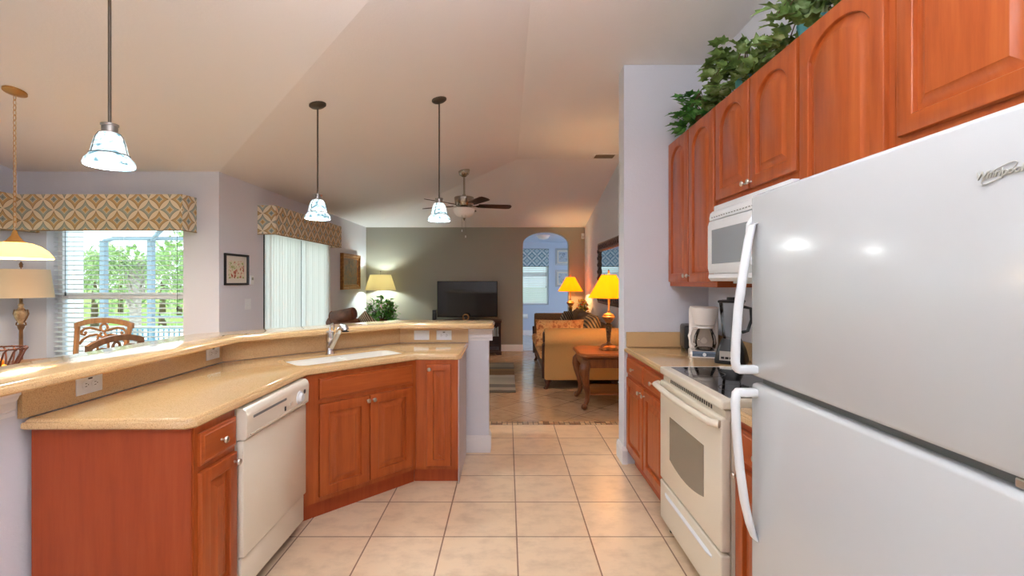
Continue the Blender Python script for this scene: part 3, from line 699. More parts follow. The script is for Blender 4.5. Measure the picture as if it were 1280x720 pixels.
# ================================================================ PLANTS ON THE WALL CABINETS
def leafmat(name, a, bb, c):
    m = MT(name); f = m.noise(m.coords(), 16, 2); m.color(m.ramp(f, [(.3, a), (.5, bb), (.7, c)])); m.set(Roughness=.55, Specular_IOR_Level=.25); return m.m
IVY1 = leafmat('ivy_leaf_bright', (52, 100, 44), (78, 138, 60), (116, 172, 88))
IVY2 = leafmat('ivy_leaf_olive', (72, 96, 48), (112, 140, 70), (168, 190, 140))
TURQ = plain('turquoise_glaze', (92, 176, 186), .3)
WICK = speck('wicker', (70, 44, 24), (128, 84, 48), 120, .7, 0, .5, (1, 1, 4))
STEMM = plain('stem_brown', (86, 70, 40), .7)
def ivy(label, y, mat, spread, nleaf, height, potmat, seed, size=.085, potname='pot', xs=.12):
    random.seed(seed); r = thing('ivy_plant', label, 'plant', (1.42, y, UT + .001), 0, 'ivy on top of the wall cabinets')
    b = B(); b.lathe([(.055, 0), (.06, .004), (.078, .10), (.084, .118), (.08, .12), (.074, .10)], (0, 0, 0), 20, cap1=True); b.obj(potname, potmat, r)
    f = B(); st = B()
    for k in range(9):
        a = random.uniform(0, 6.28); ex = max(-.20, min(.08, xs * math.cos(a) - .05)); ey = spread * math.sin(a) * random.uniform(.5, 1)
        st.tube([(0, 0, .10), (ex * .5, ey * .5, .12 + height * .55), (ex, ey, .06 + height * .3)], .003, 5)
    for k in range(nleaf):
        a = random.uniform(0, 6.283); q = math.sqrt(random.random())
        py = spread * q * math.sin(a); px = xs * q * math.cos(a) - .05
        pz = .035 + height * random.random() * (1 - (abs(py) / spread) ** 2.5 * .85) * (1 if px < .05 else .9)
        d = (Vector((px * 1.4 - .06, py * .5, .05)) + rnd_dir() * .13)
        s_ = size * random.uniform(.6, 1.1)
        p = Vector((px, py, pz)); e = p + d.normalized() * s_
        if p.x > .11: p.x = .11
        if e.x > .13: d.x = -abs(d.x)
        p.y = max(-spread, min(spread, p.y)); e = p + d.normalized() * s_
        if abs(e.y) > spread + .02: d.y *= -.3
        lo = min(p.z, (p + d.normalized() * s_).z) - .25 * s_
        if lo < .004: p.z += .004 - lo
        leaf(f, p, d, Vector((-.5, 0, 1)) + rnd_dir() * .7, s_)
    st.obj('stem', STEMM, r); f.obj('foliage', mat, r, 0); return r
ivy('bright green ivy nearest the partition on top of the tall wall cabinet', 3.315, IVY1, .24, 130, .24, WICK, 3, .085, 'basket', .15)
ivy('bushy olive ivy in a turquoise pot above the microwave cabinet', 2.73, IVY2, .29, 210, .27, TURQ, 11, .088, 'pot', .16)
ivy('trailing olive ivy in the second turquoise pot above the microwave cabinet', 2.13, IVY2, .24, 130, .26, TURQ, 23, .085, 'pot', .16)
ivy('variegated ivy in a turquoise pot above the single-door wall cabinet', 1.74, leafmat('ivy_leaf_pale', (58, 80, 40), (112, 134, 76), (168, 182, 132)), .14, 60, .24, TURQ, 31, .075, 'pot', .14)

# ================================================================ LAMPS
def pendant(label, x, y, zb):
    zc = ceil_z(x, y); r = thing('pendant_lamp', label, 'pendant lamp', (x, y, 0), 0, 'glass pendants over the bar')
    sl = .2 if x > -2.86 and (x + 2.86) >= (4.62 - y) else 0; sly = -.2 if (x + 2.86) < (4.62 - y) else 0
    b = B(); Ls = []
    for rr, dz in ((.062, .0), (.062, -.010), (.05, -.02), (.012, -.026)): Ls.append([(rr * math.cos(t), rr * math.sin(t), zc - .001 + dz + sl * rr * math.cos(t) + sly * rr * math.sin(t)) for t in [2 * math.pi * k / 24 for k in range(24)]])
    b.loops(Ls, True, True); b.obj('canopy', BRONZE, r)
    B().tube([(0, 0, zc - .02), (0, 0, zb + .185)], .0065, 10).obj('rod', BRONZE, r)
    B().lathe([(.012, .192), (.034, .190), (.034, .183), (.03, .18), (.029, .152), (.033, .148)], (0, 0, zb), 20).obj('fitter', plain('pewter', (150, 144, 138), .35, .7), r)
    s_ = B(); prof = [(.031, .150), (.042, .145), (.052, .128), (.060, .100), (.066, .070), (.070, .052), (.077, .042), (.089, .028), (.095, .008), (.093, 0)]
    s_.lathe([(a, h) for a, h in prof], (0, 0, zb), 32, cap0=False, cap1=False); s_.lathe([(a - .004, h) for a, h in prof], (0, 0, zb), 32, cap0=False, cap1=False)
    s_.obj('glass_shade', ALAB, r)
    q = B(); q.tube([(.0725 * math.cos(t), .0725 * math.sin(t), zb + .052) for t in [2 * math.pi * k / 32 for k in range(32)]], .0022, 6, closed=True)
    for k in range(3):
        t = 2 * math.pi * k / 3 + R(250); q.tube([((a + .002) * math.cos(t), (a + .002) * math.sin(t), zb + h) for a, h in prof[:6]], .002, 6)
    q.obj('wire_band', BRONZE, r)
    B().ball((0, 0, zb + .07), .022, 12, 8, (1, 1, 1.3)).obj('bulb', glow('bulb_glow', (255, 252, 240), 12), r)
    lamp(r, (0, 0, zb + .02), PEND, (.95, 1, 1), .04); return r
def alab():
    m = MT('alabaster_glass'); v = m.coords((1, 1, 1)); nz = m.n('ShaderNodeTexNoise'); nz.inputs['Scale'].default_value = 14; nz.inputs['Detail'].default_value = 3; nz.inputs['Distortion'].default_value = 2.2
    m.l(v, nz.inputs['Vector']); c = m.ramp(nz.outputs['Fac'], [(.36, (96, 136, 150)), (.48, (190, 214, 220)), (.6, (250, 253, 252))])
    m.color(c); m.l(c, m.p.inputs['Emission Color']); m.set(Roughness=.2, Emission_Strength=.8); return m.m
ALAB = alab()
pendant('bell glass pendant over the near straight run of the bar', -1.793, 2.1, 1.943)
pendant('bell glass pendant over the angled part of the bar', -1.463, 3.594, 1.9025)
pendant('bell glass pendant over the far end of the bar', -.577, 3.95, 1.936)

# unseen fill fixtures added to light the kitchen (above and behind the camera)
for lab, fx, fy in (('added long white fill light above the range aisle', -.1, .75), ('added long white fill light at the back of the kitchen', -.1, -.95)):
    r = thing('ceiling_light', lab, 'ceiling light', (fx, fy, 3.108), 0, 'added kitchen fill lights')
    B().box(-.24, .24, -.66, .66, -.66, -.63, .004).obj('housing', WHITEP, r, 0)
    B().box(-.22, .22, -.63, .63, -.72, -.661, .01).obj('fill_diffuser', glow('fill_down_glow', (246, 249, 255), KITCHEN_FILL * .28), r, 0)
    B().box(-.22, .22, -.63, .63, -.629, -.58, .01).obj('fill_up_diffuser', glow('fill_up_glow', (246, 249, 255), KITCHEN_FILL * 2.4), r, 0)
    q = B()
    for sy in (-.4, .4): q.tube([(0, sy, -.58), (0, sy, 0)], .008, 8)
    q.obj('stem', NICKEL, r)

# dining pendant bowl on chain
dx, dy, dz = -3.49, 3.3, 1.587
r = thing('chandelier', 'amber glass bowl pendant hanging on a chain over the dining table', 'pendant lamp', (dx, dy, 0))
zc = ceil_z(dx, dy)
b = B(); b.loops([[(rr * math.cos(t), rr * math.sin(t), zc - .001 + h - .2 * rr * math.sin(t)) for t in [2 * math.pi * k / 24 for k in range(24)]] for rr, h in ((.065, 0), (.065, -.012), (.03, -.022), (.008, -.03))], True, True); b.obj('canopy', LAMPBR, r)
b = B(); zt = zc - .03; n_l = int((zt - (dz + .20)) / .036)
for k in range(n_l):
    zc_ = zt - .018 - k * .036; hv = k % 2
    b.tube([((.009 * math.cos(t)) * (1 - hv), (.009 * math.cos(t)) * hv, zc_ + .0235 * math.sin(t)) for t in [2 * math.pi * j / 10 for j in range(10)]], .0022, 5, closed=True)
b.obj('chain', LAMPBR, r)
B().tube([(.004, .003, zt), (.006, -.004, dz + .6), (-.004, .004, dz + .4), (0, 0, dz + .19)], .002, 5).obj('cord', plain('cord_beige', (210, 190, 160), .6), r)
b = B(); b.lathe([(.008, .20), (.012, .19), (.02, .16), (.045, .125), (.062, .113), (.062, .105)], (0, 0, dz), 24); b.obj('cap', plain('ochre_cap', (196, 150, 84), .4, .3), r)
b = B(); pf = [(.055, .112), (.09, .106), (.135, .085), (.17, .055), (.195, .02), (.207, 0)]
b.lathe(pf, (0, 0, dz), 40, cap0=False, cap1=False); b.lathe([(a - .005, h - .004) for a, h in pf], (0, 0, dz), 40, cap0=False, cap1=False)
b.obj('glass_bowl', cloth_lit('amber_glass', (250, 228, 184), .4, (255, 214, 140), .16), r)
B().ball((0, 0, dz + .055), .03, 12, 8).obj('bulb', glow('warm_bulb', (255, 220, 150), 8), r)
lamp(r, (0, 0, dz + .02), DINE, (1, .80, .58), .10)

# dining floor lamp
r = thing('floor_lamp', 'bronze floor lamp with linen drum shade in the dining corner', 'floor lamp', (-4.385, 4.2, 0))
b = B(); b.lathe([(.15, 0), (.15, .012), (.13, .022), (.06, .035), (.03, .06), (.018, .09)], n=28); b.obj('base', BRONZE, r)
ANT = speck('bronze_gold', (96, 66, 42), (140, 100, 66), 14, .45, .4)
b = B(); b.lathe([(.016, .09), (.013, .6), (.014, .98), (.022, 1.0), (.026, 1.02), (.018, 1.035)], n=16); b.obj('pole', ANT, r)
b = B(); b.lathe([(.012, 1.03), (.02, 1.05), (.04, 1.09), (.048, 1.125), (.042, 1.155), (.02, 1.17), (.024, 1.18), (.014, 1.19), (.022, 1.21), (.012, 1.225), (.012, 1.30)], n=20); b.obj('urn', speck('urn_stone', (112, 84, 58), (178, 152, 120), 30, .5), r)
b = B()
for sx in (-1, 1): b.tube([(sx * x, 0, z) for x, z in ((.02, 1.02), (.045, 1.03), (.04, 1.05), (.028, 1.055), (.05, 1.09), (.068, 1.13), (.06, 1.165), (.04, 1.16), (.03, 1.17))], .006, 8)
b.obj('scroll_arm', ANT, r)
b = B(); pf = [(.190, 1.53), (.222, 1.275)]; b.lathe(pf, n=40, cap0=False, cap1=False); b.lathe([(a - .003, h) for a, h in pf], n=40, cap0=False, cap1=False); b.obj('lamp_shade', cloth_lit('linen_shade', (224, 208, 182), .35), r)
b = B(); b.tube([(0, 0, 1.28), (0, 0, 1.545)], .004, 6); b.lathe([(.006, 1.545), (.014, 1.555), (.012, 1.567), (.016, 1.575), (.004, 1.60)], n=12)
for t in (0, 2.09, 4.19): b.tube([(0, 0, 1.525), (.187 * math.cos(t), .187 * math.sin(t), 1.525)], .002, 5)
b.obj('finial', ANT, r)

# living room corner lamp
r = thing('floor_lamp', 'lit floor lamp with cream shade in the taupe wall corner', 'floor lamp', (-2.48, 9.12, 0))
b = B(); b.lathe([(.15, 0), (.15, .015), (.05, .03), (.016, .06)], n=24); b.obj('base', BRONZE, r)
b = B(); b.lathe([(.014, .05), (.014, .95), (.022, .97), (.022, 1.12), (.012, 1.14), (.01, 1.28)], n=14); b.obj('pole', NICKEL, r)
b = B(); pf = [(.200, 1.545), (.295, 1.245)]; b.lathe(pf, n=40, cap0=False, cap1=False); b.lathe([(a - .004, h) for a, h in pf], n=40, cap0=False, cap1=False); b.obj('lamp_shade', cloth_lit('cream_shade', (234, 222, 184), .25), r)
b = B(); b.tube([(0, 0, 1.28), (0, 0, 1.60)], .004, 6); b.ball((0, 0, 1.61), .012, 8, 6)
for t in (0.5, 2.6, 4.7): b.tube([(0, 0, 1.53), (.202 * math.cos(t), .202 * math.sin(t), 1.53)], .002, 5)
b.obj('finial', BRONZE, r)
B().ball((0, 0, 1.385), .018, 12, 8).obj('bulb', glow('cool_bulb', (240, 255, 250), 10), r)
lamp(r, (0, 0, 1.385), FLOORL, (.86, 1, .96), .04)

def table_lamp(label, x, y, z):
    r = thing('table_lamp', label, 'table lamp', (x, y, z), 0, 'amber table lamps by the sofa')
    b = B(); b.loops([[(px, py, h) for px, py in rrect(-a, a, -a, a, a * .25, 3)] for a, h in ((.10, 0), (.10, .018), (.09, .022), (.09, .034), (.075, .042), (.066, .056), (.036, .064), (.024, .075))], True, True); b.obj('base', ANTIQ, r)
    b = B(); b.lathe([(.02, .07), (.028, .08), (.02, .09), (.021, .10), (.036, .27), (.042, .29), (.03, .30), (.022, .31)], n=20); b.obj('column', ANTIQD, r)
    b = B(); b.lathe([(.022, .31), (.04, .325), (.068, .36), (.078, .385), (.07, .395), (.06, .40), (.064, .41), (.03, .425), (.014, .435), (.018, .45), (.012, .47), (.011, .70)], n=24); b.obj('urn', ANTIQ, r)
    b = B(); pf = [(.085, .875), (.10, .845), (.16, .735), (.238, .605)]; b.lathe(pf, n=40, cap0=False, cap1=False); b.lathe([(a - .004, h) for a, h in pf], n=40, cap0=False, cap1=False)
    b.obj('lamp_shade', cloth_lit('amber_shade', (255, 186, 48), .5, (255, 164, 8), .42), r)
    b = B(); b.tube([(0, 0, .7), (0, 0, .885)], .004, 6); b.lathe([(.004, .88), (.012, .895), (.008, .91), (.013, .92), (.003, .94)], n=10)
    for t in (0.5, 2.6, 4.7): b.tube([(0, 0, .868), (.085 * math.cos(t), .085 * math.sin(t), .868)], .002, 5)
    b.obj('finial', ANTIQ, r)
    B().ball((0, 0, .72), .018, 12, 8).obj('bulb', glow('amber_bulb', (255, 190, 90), 10), r)
    lamp(r, (0, 0, .72), TABLEL, (1, .62, .24), .04); return r
table_lamp('amber-shaded lamp on the carved end table nearest the partition', 1.19, 5.46, .622)
table_lamp('amber-shaded lamp beyond the sofa by the arched opening', 1.22, 8.98, .622)

# ceiling fan
fz = ceil_z(-.6, 6.48)
r = thing('ceiling_fan', 'five-blade brushed nickel ceiling fan with white bowl light', 'ceiling fan', (-.6, 6.48, 0))
b = B(); b.loops([[(rr * math.cos(t), rr * math.sin(t), fz - .002 + h + .2 * rr * math.cos(t) * k_) for t in [2 * math.pi * k / 24 for k in range(24)]] for rr, h, k_ in ((.078, 0, 1), (.078, -.02, 1), (.066, -.055, .5), (.03, -.085, 0), (.016, -.09, 0))], True, True); b.obj('canopy', FANMET, r)
B().tube([(0, 0, fz - .08), (0, 0, 2.60)], .0135, 12).obj('downrod', FANMET, r)
b = B(); b.lathe([(.02, 2.63), (.028, 2.60), (.035, 2.595), (.13, 2.59), (.138, 2.58), (.128, 2.50), (.11, 2.465), (.06, 2.455), (.055, 2.43), (.08, 2.425)], n=32); b.obj('motor_housing', FANMET, r)
BLD = wood('blade_walnut', (48, 26, 18), (70, 40, 28), (88, 54, 38), axis=0)
for k in range(5):
    a = R(12 + 72 * k); M = Matrix.Rotation(a, 4, 'Z') @ Matrix.Translation((0, 0, 2.475)) @ Matrix.Rotation(R(-13), 4, 'X')
    q = B(); ol = [(.20, -.055), (.28, -.062), (.60, -.070), (.65, -.062), (.67, -.03), (.67, .03), (.65, .062), (.60, .070), (.28, .062), (.20, .055)]
    q.prism(ol, -.004, .004); q.xf(M); bl = q.obj('blade', BLD, r, 0)
    q = B(); q.prism([(.09, -.018), (.16, -.014), (.20, -.04), (.26, -.03), (.29, 0), (.26, .03), (.20, .04), (.16, .014), (.09, .018)], -.010, -.005); q.xf(M); q.obj('blade_iron', FANMET, bl, 0)
b = B(); b.lathe([(.148, 2.432), (.152, 2.42), (.145, 2.38), (.115, 2.335), (.065, 2.308), (.02, 2.30)], n=32); b.obj('light_bowl', plain('frosted_bowl', (246, 243, 238), .35, coat=.2), r)
b = B(); b.lathe([(.016, 2.305), (.02, 2.295), (.012, 2.285), (.008, 2.27), (.003, 2.262)], n=14); b.obj('finial', FANMET, r)
for px, ln in ((-.02, .17), (.03, .25)):
    q = B(); q.tube([(px, -.10, 2.44), (px * 1.0, -.105, 2.3), (px, -.105, 2.30 - ln)], .0016, 5); c_ = q.obj('pull_chain', FANMET, r)
    B().lathe([(.003, 0), (.007, -.012), (.006, -.03), (.002, -.034)], (px, -.105, 2.30 - ln), 8).obj('chain_fob', WHITEP, c_)

# ceiling vent
r = thing('ceiling_vent', 'dark slotted air vent in the ceiling near the partition', 'vent', (1.31, 6.28, 3.109))
q = B(); q.box(-.16, .16, -.12, -.095, -.008, 0); q.box(-.16, .16, .095, .12, -.008, 0); q.box(-.16, -.13, -.095, .095, -.008, 0); q.box(.13, .16, -.095, .095, -.008, 0); q.obj('frame', CEIL, r, 0)
B().box(-.13, .13, -.095, .095, -.003, -.001).obj('backing', BLACK, r, 0)
q = B()
for k in range(9): q.extrude([(-.09 + k * .021, -.002), (-.082 + k * .021, -.007), (-.080 + k * .021, -.006), (-.088 + k * .021, -.001)], 'x', -.13, .13)
q.obj('slat', plain('vent_slat', (122, 108, 96), .6), r, 0)
r = thing('motion_sensor', 'small white motion sensor high in the corner beside the arch', 'sensor', (1.53, 9.43, 2.33))
b = B(); b.box(-.03, .03, -.045, 0, -.055, .055, .008); b.obj('case', WHITEP, r); B().box(-.02, .02, -.048, -.044, -.04, .0, .001).obj('lens', plain('lens_grey', (200, 200, 205), .3), r, 0)

# ================================================================ VALANCES AND BLINDS
def diamond_mat(name, cols, period=.2, off=(0, 0)):
    (ol1, a1, b1, c1), (ol2, a2, b2, c2), cream = cols
    m = MT(name); uv = m.n('ShaderNodeUVMap'); sp = m.n('ShaderNodeSeparateXYZ'); m.l(uv.outputs[0], sp.inputs[0])
    u = m.math('DIVIDE', m.math('ADD', sp.outputs[0], off[0]), period); v = m.math('DIVIDE', m.math('ADD', sp.outputs[1], off[1]), period)
    a = m.math('ADD', u, v); bb = m.math('SUBTRACT', u, v)
    fa = m.math('ABSOLUTE', m.math('SUBTRACT', m.math('FRACT', a), .5)); fb = m.math('ABSOLUTE', m.math('SUBTRACT', m.math('FRACT', bb), .5))
    k = .52
    d1 = m.math('SUBTRACT', fa, m.math('MULTIPLY', m.math('MULTIPLY', fb, fb), k)); d2 = m.math('SUBTRACT', fb, m.math('MULTIPLY', m.math('MULTIPLY', fa, fa), k))
    d = m.math('MAXIMUM', d1, d2)
    par = m.math('ABSOLUTE', m.math('MODULO', m.math('SUBTRACT', m.math('FLOOR', a), m.math('FLOOR', bb)), 2))
    mk = lambda o_, a_, i_, c_: m.ramp(d, [(0, c_), (.045, c_), (.07, i_), (.13, i_), (.17, cream), (.20, a_), (.31, a_), (.325, o_), (.345, o_), (.36, cream)])
    r1 = mk(ol1, a1, b1, c1); r2 = mk(ol2, a2, b2, c2)
    m.color(m.mix(par, r1, r2)); m.set(Roughness=.85); m.bump(m.noise(m.coords(), 500, 2), .2, .001); return m.m
CRM = (232, 216, 188)
VAL = diamond_mat('diamond_fabric', (((138, 108, 74), (196, 162, 112), (150, 160, 150), (120, 128, 122)), ((122, 126, 114), (166, 170, 154), (204, 168, 112), (176, 134, 84)), CRM))
VALB = diamond_mat('blue_lattice_fabric', (((60, 92, 116), (120, 156, 176), (200, 214, 220), (90, 120, 140)), ((60, 92, 116), (140, 172, 188), (200, 214, 220), (90, 120, 140)), (200, 214, 222)), .26)
def valance(label, x0, x1, y0, y1, z0, z1, open_side, mat=VAL):
    r = thing('valance', label, 'valance', (0, 0, 0), 0, 'patterned box valances')
    b = B(); t = .018
    if open_side == 'y': b.box(x0, x1, y0, y0 + t, z0, z1); b.box(x0, x0 + t, y0 + t, y1, z0, z1); b.box(x1 - t, x1, y0 + t, y1, z0, z1); b.box(x0 + t, x1 - t, y0 + t, y1, z1 - t, z1)
    else: b.box(x1 - t, x1, y0, y1, z0, z1); b.box(x0, x1 - t, y0, y0 + t, z0, z1); b.box(x0, x1 - t, y1 - t, y1, z0, z1); b.box(x0, x1 - t, y0 + t, y1 - t, z1 - t, z1)
    b.obj('fabric_box', mat, r, 0, uv=True)
    q = B()      # welt along the lower edge
    pts = [(x0, y1, z0), (x0, y0, z0), (x1, y0, z0), (x1, y1, z0)] if open_side == 'y' else [(x0, y0, z0), (x1, y0, z0), (x1, y1, z0), (x0, y1, z0)]
    q.tube(pts, .005, 6); q.obj('welt', plain('welt_cord', (150, 124, 92), .8), r)
    return r
valance('diamond-patterned valance above the dining window with blinds', -4.655, -3.08, 4.415, 4.618, 1.905, 2.248, 'y')
valance('diamond-patterned valance along the nook wall behind the amber pendant', -4.858, -4.66, 1.9, 4.40, 1.905, 2.248, 'x')
valance('diamond-patterned valance above the sliding door vertical blinds', -2.858, -2.65, 5.33, 7.44, 1.96, 2.292, 'x')
valance('blue lattice valance above the window beyond the arch', DW0 + .002, DW1 - .002, 12.205, 12.245, 1.80, 2.255, 'y', VALB)
SLAT = cloth_lit('blind_white', (242, 246, 246), .25)
def blinds(label, axis, a0, a1, z0, z1, d, step=.048, w=.05, tilt=13):
    r = thing('window_blind', label, 'blinds', (0, 0, 0), 0, 'white horizontal blinds')
    P = (lambda q, p0, p1, dd, zz, ww: q) 
    q = B(); z = z0 + .05; t = R(tilt)
    while z < z1 - .05:
        pr = [(d - w / 2 * math.cos(t), z - w / 2 * math.sin(t)), (d, z + .004), (d + w / 2 * math.cos(t), z + w / 2 * math.sin(t)), (d, z - .001)]
        q.extrude(pr, 'x' if axis == 'x' else 'y', a0, a1) if False else q.loops([[((a, p, zz) if axis == 'x' else (p, a, zz)) for p, zz in pr] for a in (a0, a1)], True, True)
        z += step
    q.obj('slat', SLAT, r, 0)
    h = B(); (h.box(a0, a1, d - .028, d + .028, z1 - .045, z1 - .002) if axis == 'x' else h.box(d - .028, d + .028, a0, a1, z1 - .045, z1 - .002)); h.obj('headrail', TRIM, r, 0)
    h = B(); (h.box(a0, a1, d - .025, d + .025, z0 + .012, z0 + .03) if axis == 'x' else h.box(d - .025, d + .025, a0, a1, z0 + .012, z0 + .03)); h.obj('bottom_rail', TRIM, r, 0)
    c = B()
    for f_ in (.12, .5, .88):
        a = a0 + (a1 - a0) * f_
        for e in (-.026, .026): c.tube([((a, d + e, z0 + .03) if axis == 'x' else (d + e, a, z0 + .03)), ((a, d + e, z1 - .04) if axis == 'x' else (d + e, a, z1 - .04))], .0012, 4)
    c.obj('ladder_cord', TRIM, r, 0)
    if axis == 'x':
        for f_, l in ((.94, .95), (.10, .8)):
            a = a0 + (a1 - a0) * f_; c = B(); c.tube([(a, d - .035, z1 - .04), (a, d - .035, z1 - l)], .0022, 5); c.lathe([(.003, 0), (.008, -.02), (.006, -.045)], (a, d - .035, z1 - l), 8); c.obj('pull_cord', DKGREY, r, 0)
    return r
blinds('white horizontal blind in the dining window behind the chairs', 'x', WX0 + .01, WX1 - .01, WZ0, WZ1, 4.70)
blinds('white horizontal blind in the nook window behind the amber pendant', 'y', NY0 + .01, NY1 - .01, WZ0, WZ1, -4.92)
blinds('white horizontal blind in the window beyond the arch', 'x', DW0 + .01, DW1 - .01, .80, 2.24, 12.298, .05, .052, 62)
# vertical blinds
r = thing('vertical_blind', 'white vertical blinds drawn across the sliding glass door', 'blinds')
VB = cloth_lit('vertical_blind_vane', (252, 251, 248), .78)
B().box(-2.845, -2.80, SY0 - .02, SY1 + .02, 2.05, 2.10).obj('headrail', TRIM, r, 0)
random.seed(5); y = SY0 + .035; k = 0
while y < SY1 - .0:
    if 6.34 < y < 6.44: y = 6.47
    q = B(); M = Matrix.Translation((-2.82, y, 0)) @ Matrix.Rotation(R(62 + (k % 3) * 3), 4, 'Z')
    L = [[(x, yy, z) for x, yy in ((-.045, 0), (-.02, .008), (.02, .008), (.045, 0), (.02, .006), (-.02, .006))] for z in (.03, 2.05)]
    q.loops(L, True, True); q.xf(M); q.obj('vane', VB, r, 0); y += .072; k += 1

# ================================================================ PICTURES, MIRROR
def frame_box(b, w, h, fw_, dep, prof=None):
    prof = prof or [(0, 0), (0, -dep), (fw_ * .4, -dep), (fw_ * .6, -dep * .7), (fw_ * .85, -dep * .75), (fw_, -dep * .35), (fw_, 0)]
    Ls = [[(-w / 2 + i, y, -h / 2 + i), (w / 2 - i, y, -h / 2 + i), (w / 2 - i, y, h / 2 - i), (-w / 2 + i, y, h / 2 - i)] for i, y in prof]
    b.loops(Ls + [Ls[0]])
def painted(name, stops, scale, seed=0, stretch=(1, 1, 1)):
    m = MT(name); f = m.noise(m.coords(stretch, (seed, seed, seed)), scale, 5, .7); m.color(m.ramp(f, stops)); m.set(Roughness=.5); return m.m
def picture(name, label, loc, rot, w, h, fw_, dep, fmat, art, mat_w=0, cat='picture', group=None):
    r = thing(name, label, cat, loc, rot, group)
    b = B(); frame_box(b, w, h, fw_, dep); b.obj('frame', fmat, r, 30)
    iw, ih = w / 2 - fw_ * .9, h / 2 - fw_ * .9
    if mat_w:
        q = B(); L = [[(-a, -dep * .3, -c), (a, -dep * .3, -c), (a, -dep * .3, c), (-a, -dep * .3, c)] for a, c in ((iw, ih), (iw - mat_w, ih - mat_w))]; q.loops(L); q.obj('mat_board', plain('mat_cream', (226, 220, 208), .8), r, 0)
        iw -= mat_w; ih -= mat_w
    B().box(-iw, iw, -dep * .28, -dep * .2, -ih, ih).obj('artwork', art, r, 0); return r
picture('framed_picture', 'small black-framed watercolour beside the dining corner', (-2.859, 4.905, 1.545), R(90), .42, .325, .022, .025, plain('black_frame', (22, 20, 20), .35),
        painted('watercolour', [(.32, (92, 120, 52)), (.42, (160, 172, 96)), (.47, (228, 220, 196)), (.53, (228, 220, 196)), (.57, (190, 96, 62)), (.64, (128, 62, 40)), (.7, (232, 222, 200))], 11), .05)
picture('framed_picture', 'gold-framed landscape painting near the lit corner lamp', (-2.859, 8.43, 1.59), R(90), .93, .63, .085, .06, GOLD,
        painted('landscape', [(.3, (92, 74, 60)), (.48, (126, 108, 96)), (.62, (150, 104, 66)), (.75, (172, 150, 130))], 6, 3, (1, 1, 1.5)))
for zz, sd_, lb in ((1.427 + (351 - 321) / 582 * 12.2, 1, 'small silver-framed print, upper of two beyond the arch'), (1.427 + (351 - 348) / 582 * 12.2, 8, 'small silver-framed print, lower of two beyond the arch')):
    picture('framed_picture', lb, (1.46, 12.199, zz), 0, .40, .44, .05, .03, plain('silver_frame%d' % sd_, (170, 176, 184), .35, .4), painted('print%d' % sd_, [(.3, (70, 100, 140)), (.5, (190, 200, 212)), (.7, (120, 130, 140))], 9, sd_), .04, 'picture', 'prints beyond the arch')
r = thing('wall_mirror', 'large dark ornate-framed mirror behind the sofa', 'mirror', (1.569, 6.94, 1.555), R(-90))
b = B(); frame_box(b, 1.88, 1.0, .15, .05, [(0, 0), (0, -.03), (.02, -.045), (.06, -.05), (.10, -.04), (.13, -.045), (.15, -.02), (.15, 0)])
ORN = speck('ornate_bronze', (44, 30, 28), (104, 82, 72), 45, .35, .5, .8, (1, 1, 1), .01)
random.seed(2)
for k in range(46):
    t = k / 46 * 2 * (1.73 + .85); 
    if t < 1.73: p = (-.865 + t, -.425)
    elif t < 1.73 + .85: p = (.865, -.425 + t - 1.73)
    elif t < 2 * 1.73 + .85: p = (.865 - (t - 2.58), .425)
    else: p = (-.865, .425 - (t - 4.31))
    b.ball((p[0], -.046, p[1]), .038, 8, 6, (1, .5, 1)); b.ball((p[0] + .03, -.044, p[1] + .03), .02, 6, 5, (1, .6, 1))
b.obj('frame', ORN, r, 30)
B().box(-.80, .80, -.022, -.018, -.36, .36).obj('mirror_glass', plain('mirror_silver', (225, 228, 228), .02, 1), r, 0)

# ================================================================ LIVING ROOM
# TV stand and TV
r = thing('tv_stand', 'dark wood media stand under the television', 'tv stand', (-.81, 9.17, 0))
w2, zt = .70, .655
q = B(); q.box(-w2, w2, -.22, .22, zt - .035, zt, .006); q.obj('top', DARKW, r)
q = B(); q.box(-w2 + .01, -w2 + .05, -.21, .21, 0.03, zt - .035); q.box(w2 - .05, w2 - .01, -.21, .21, .03, zt - .035); q.box(-.02, .02, -.2, .21, .10, zt - .035); q.obj('side_panel', DARKW, r, 0)
B().box(-w2 + .05, w2 - .05, .20, .21, .08, zt - .035).obj('back_panel', DARKW, r, 0)
for z in (.07, .33): B().box(-w2 + .05, w2 - .05, -.205, .20, z, z + .025).obj('shelf', DARKW, r, 0)
q = B(); q.extrude([(-w2, 0), (-w2 + .09, 0), (-w2 + .13, .045), (w2 - .13, .045), (w2 - .09, 0), (w2, 0), (w2, .07), (-w2, .07)], 'y', -.22, -.205); q.obj('plinth', DARKW, r, 0)
for k in range(9):
    hgt = .15 + .012 * (k % 3); cc = [(222, 222, 216), (120, 130, 140), (196, 184, 160), (60, 64, 72)][k % 4]
    nm = ['white', 'grey', 'tan', 'black'][k % 4]
    tag(B().box(-.345 + k * .0195, -.329 + k * .0195, 8.98, 9.11, .3555, .3555 + hgt).obj('dvd_case', plain('case_%s%d' % (nm, k), cc, .4), smooth=0), 'slim disc case standing on the media stand shelf', 'disc case', 'disc cases in the media stand')
r = thing('television', 'large black flat-screen television on the dark media stand', 'television', (-.785, 9.18, zt + .001))
q = B(); q.box(-.595, .595, -.015, .03, .055, .765, .005); q.obj('casing', BLACK, r)
B().box(-.58, .58, -.0165, -.0145, .075, .752).obj('screen', plain('tv_screen', (12, 14, 16), .09, coat=.4), r, 0)
q = B(); q.box(-.05, .05, -.005, .025, .01, .06); q.box(-.24, .24, -.10, .10, 0, .012, .004); q.obj('pedestal', BLACK, r)
r = thing('game_console', 'small upright black box beside the television', 'console', (-1.42, 9.12, zt + .001)); 
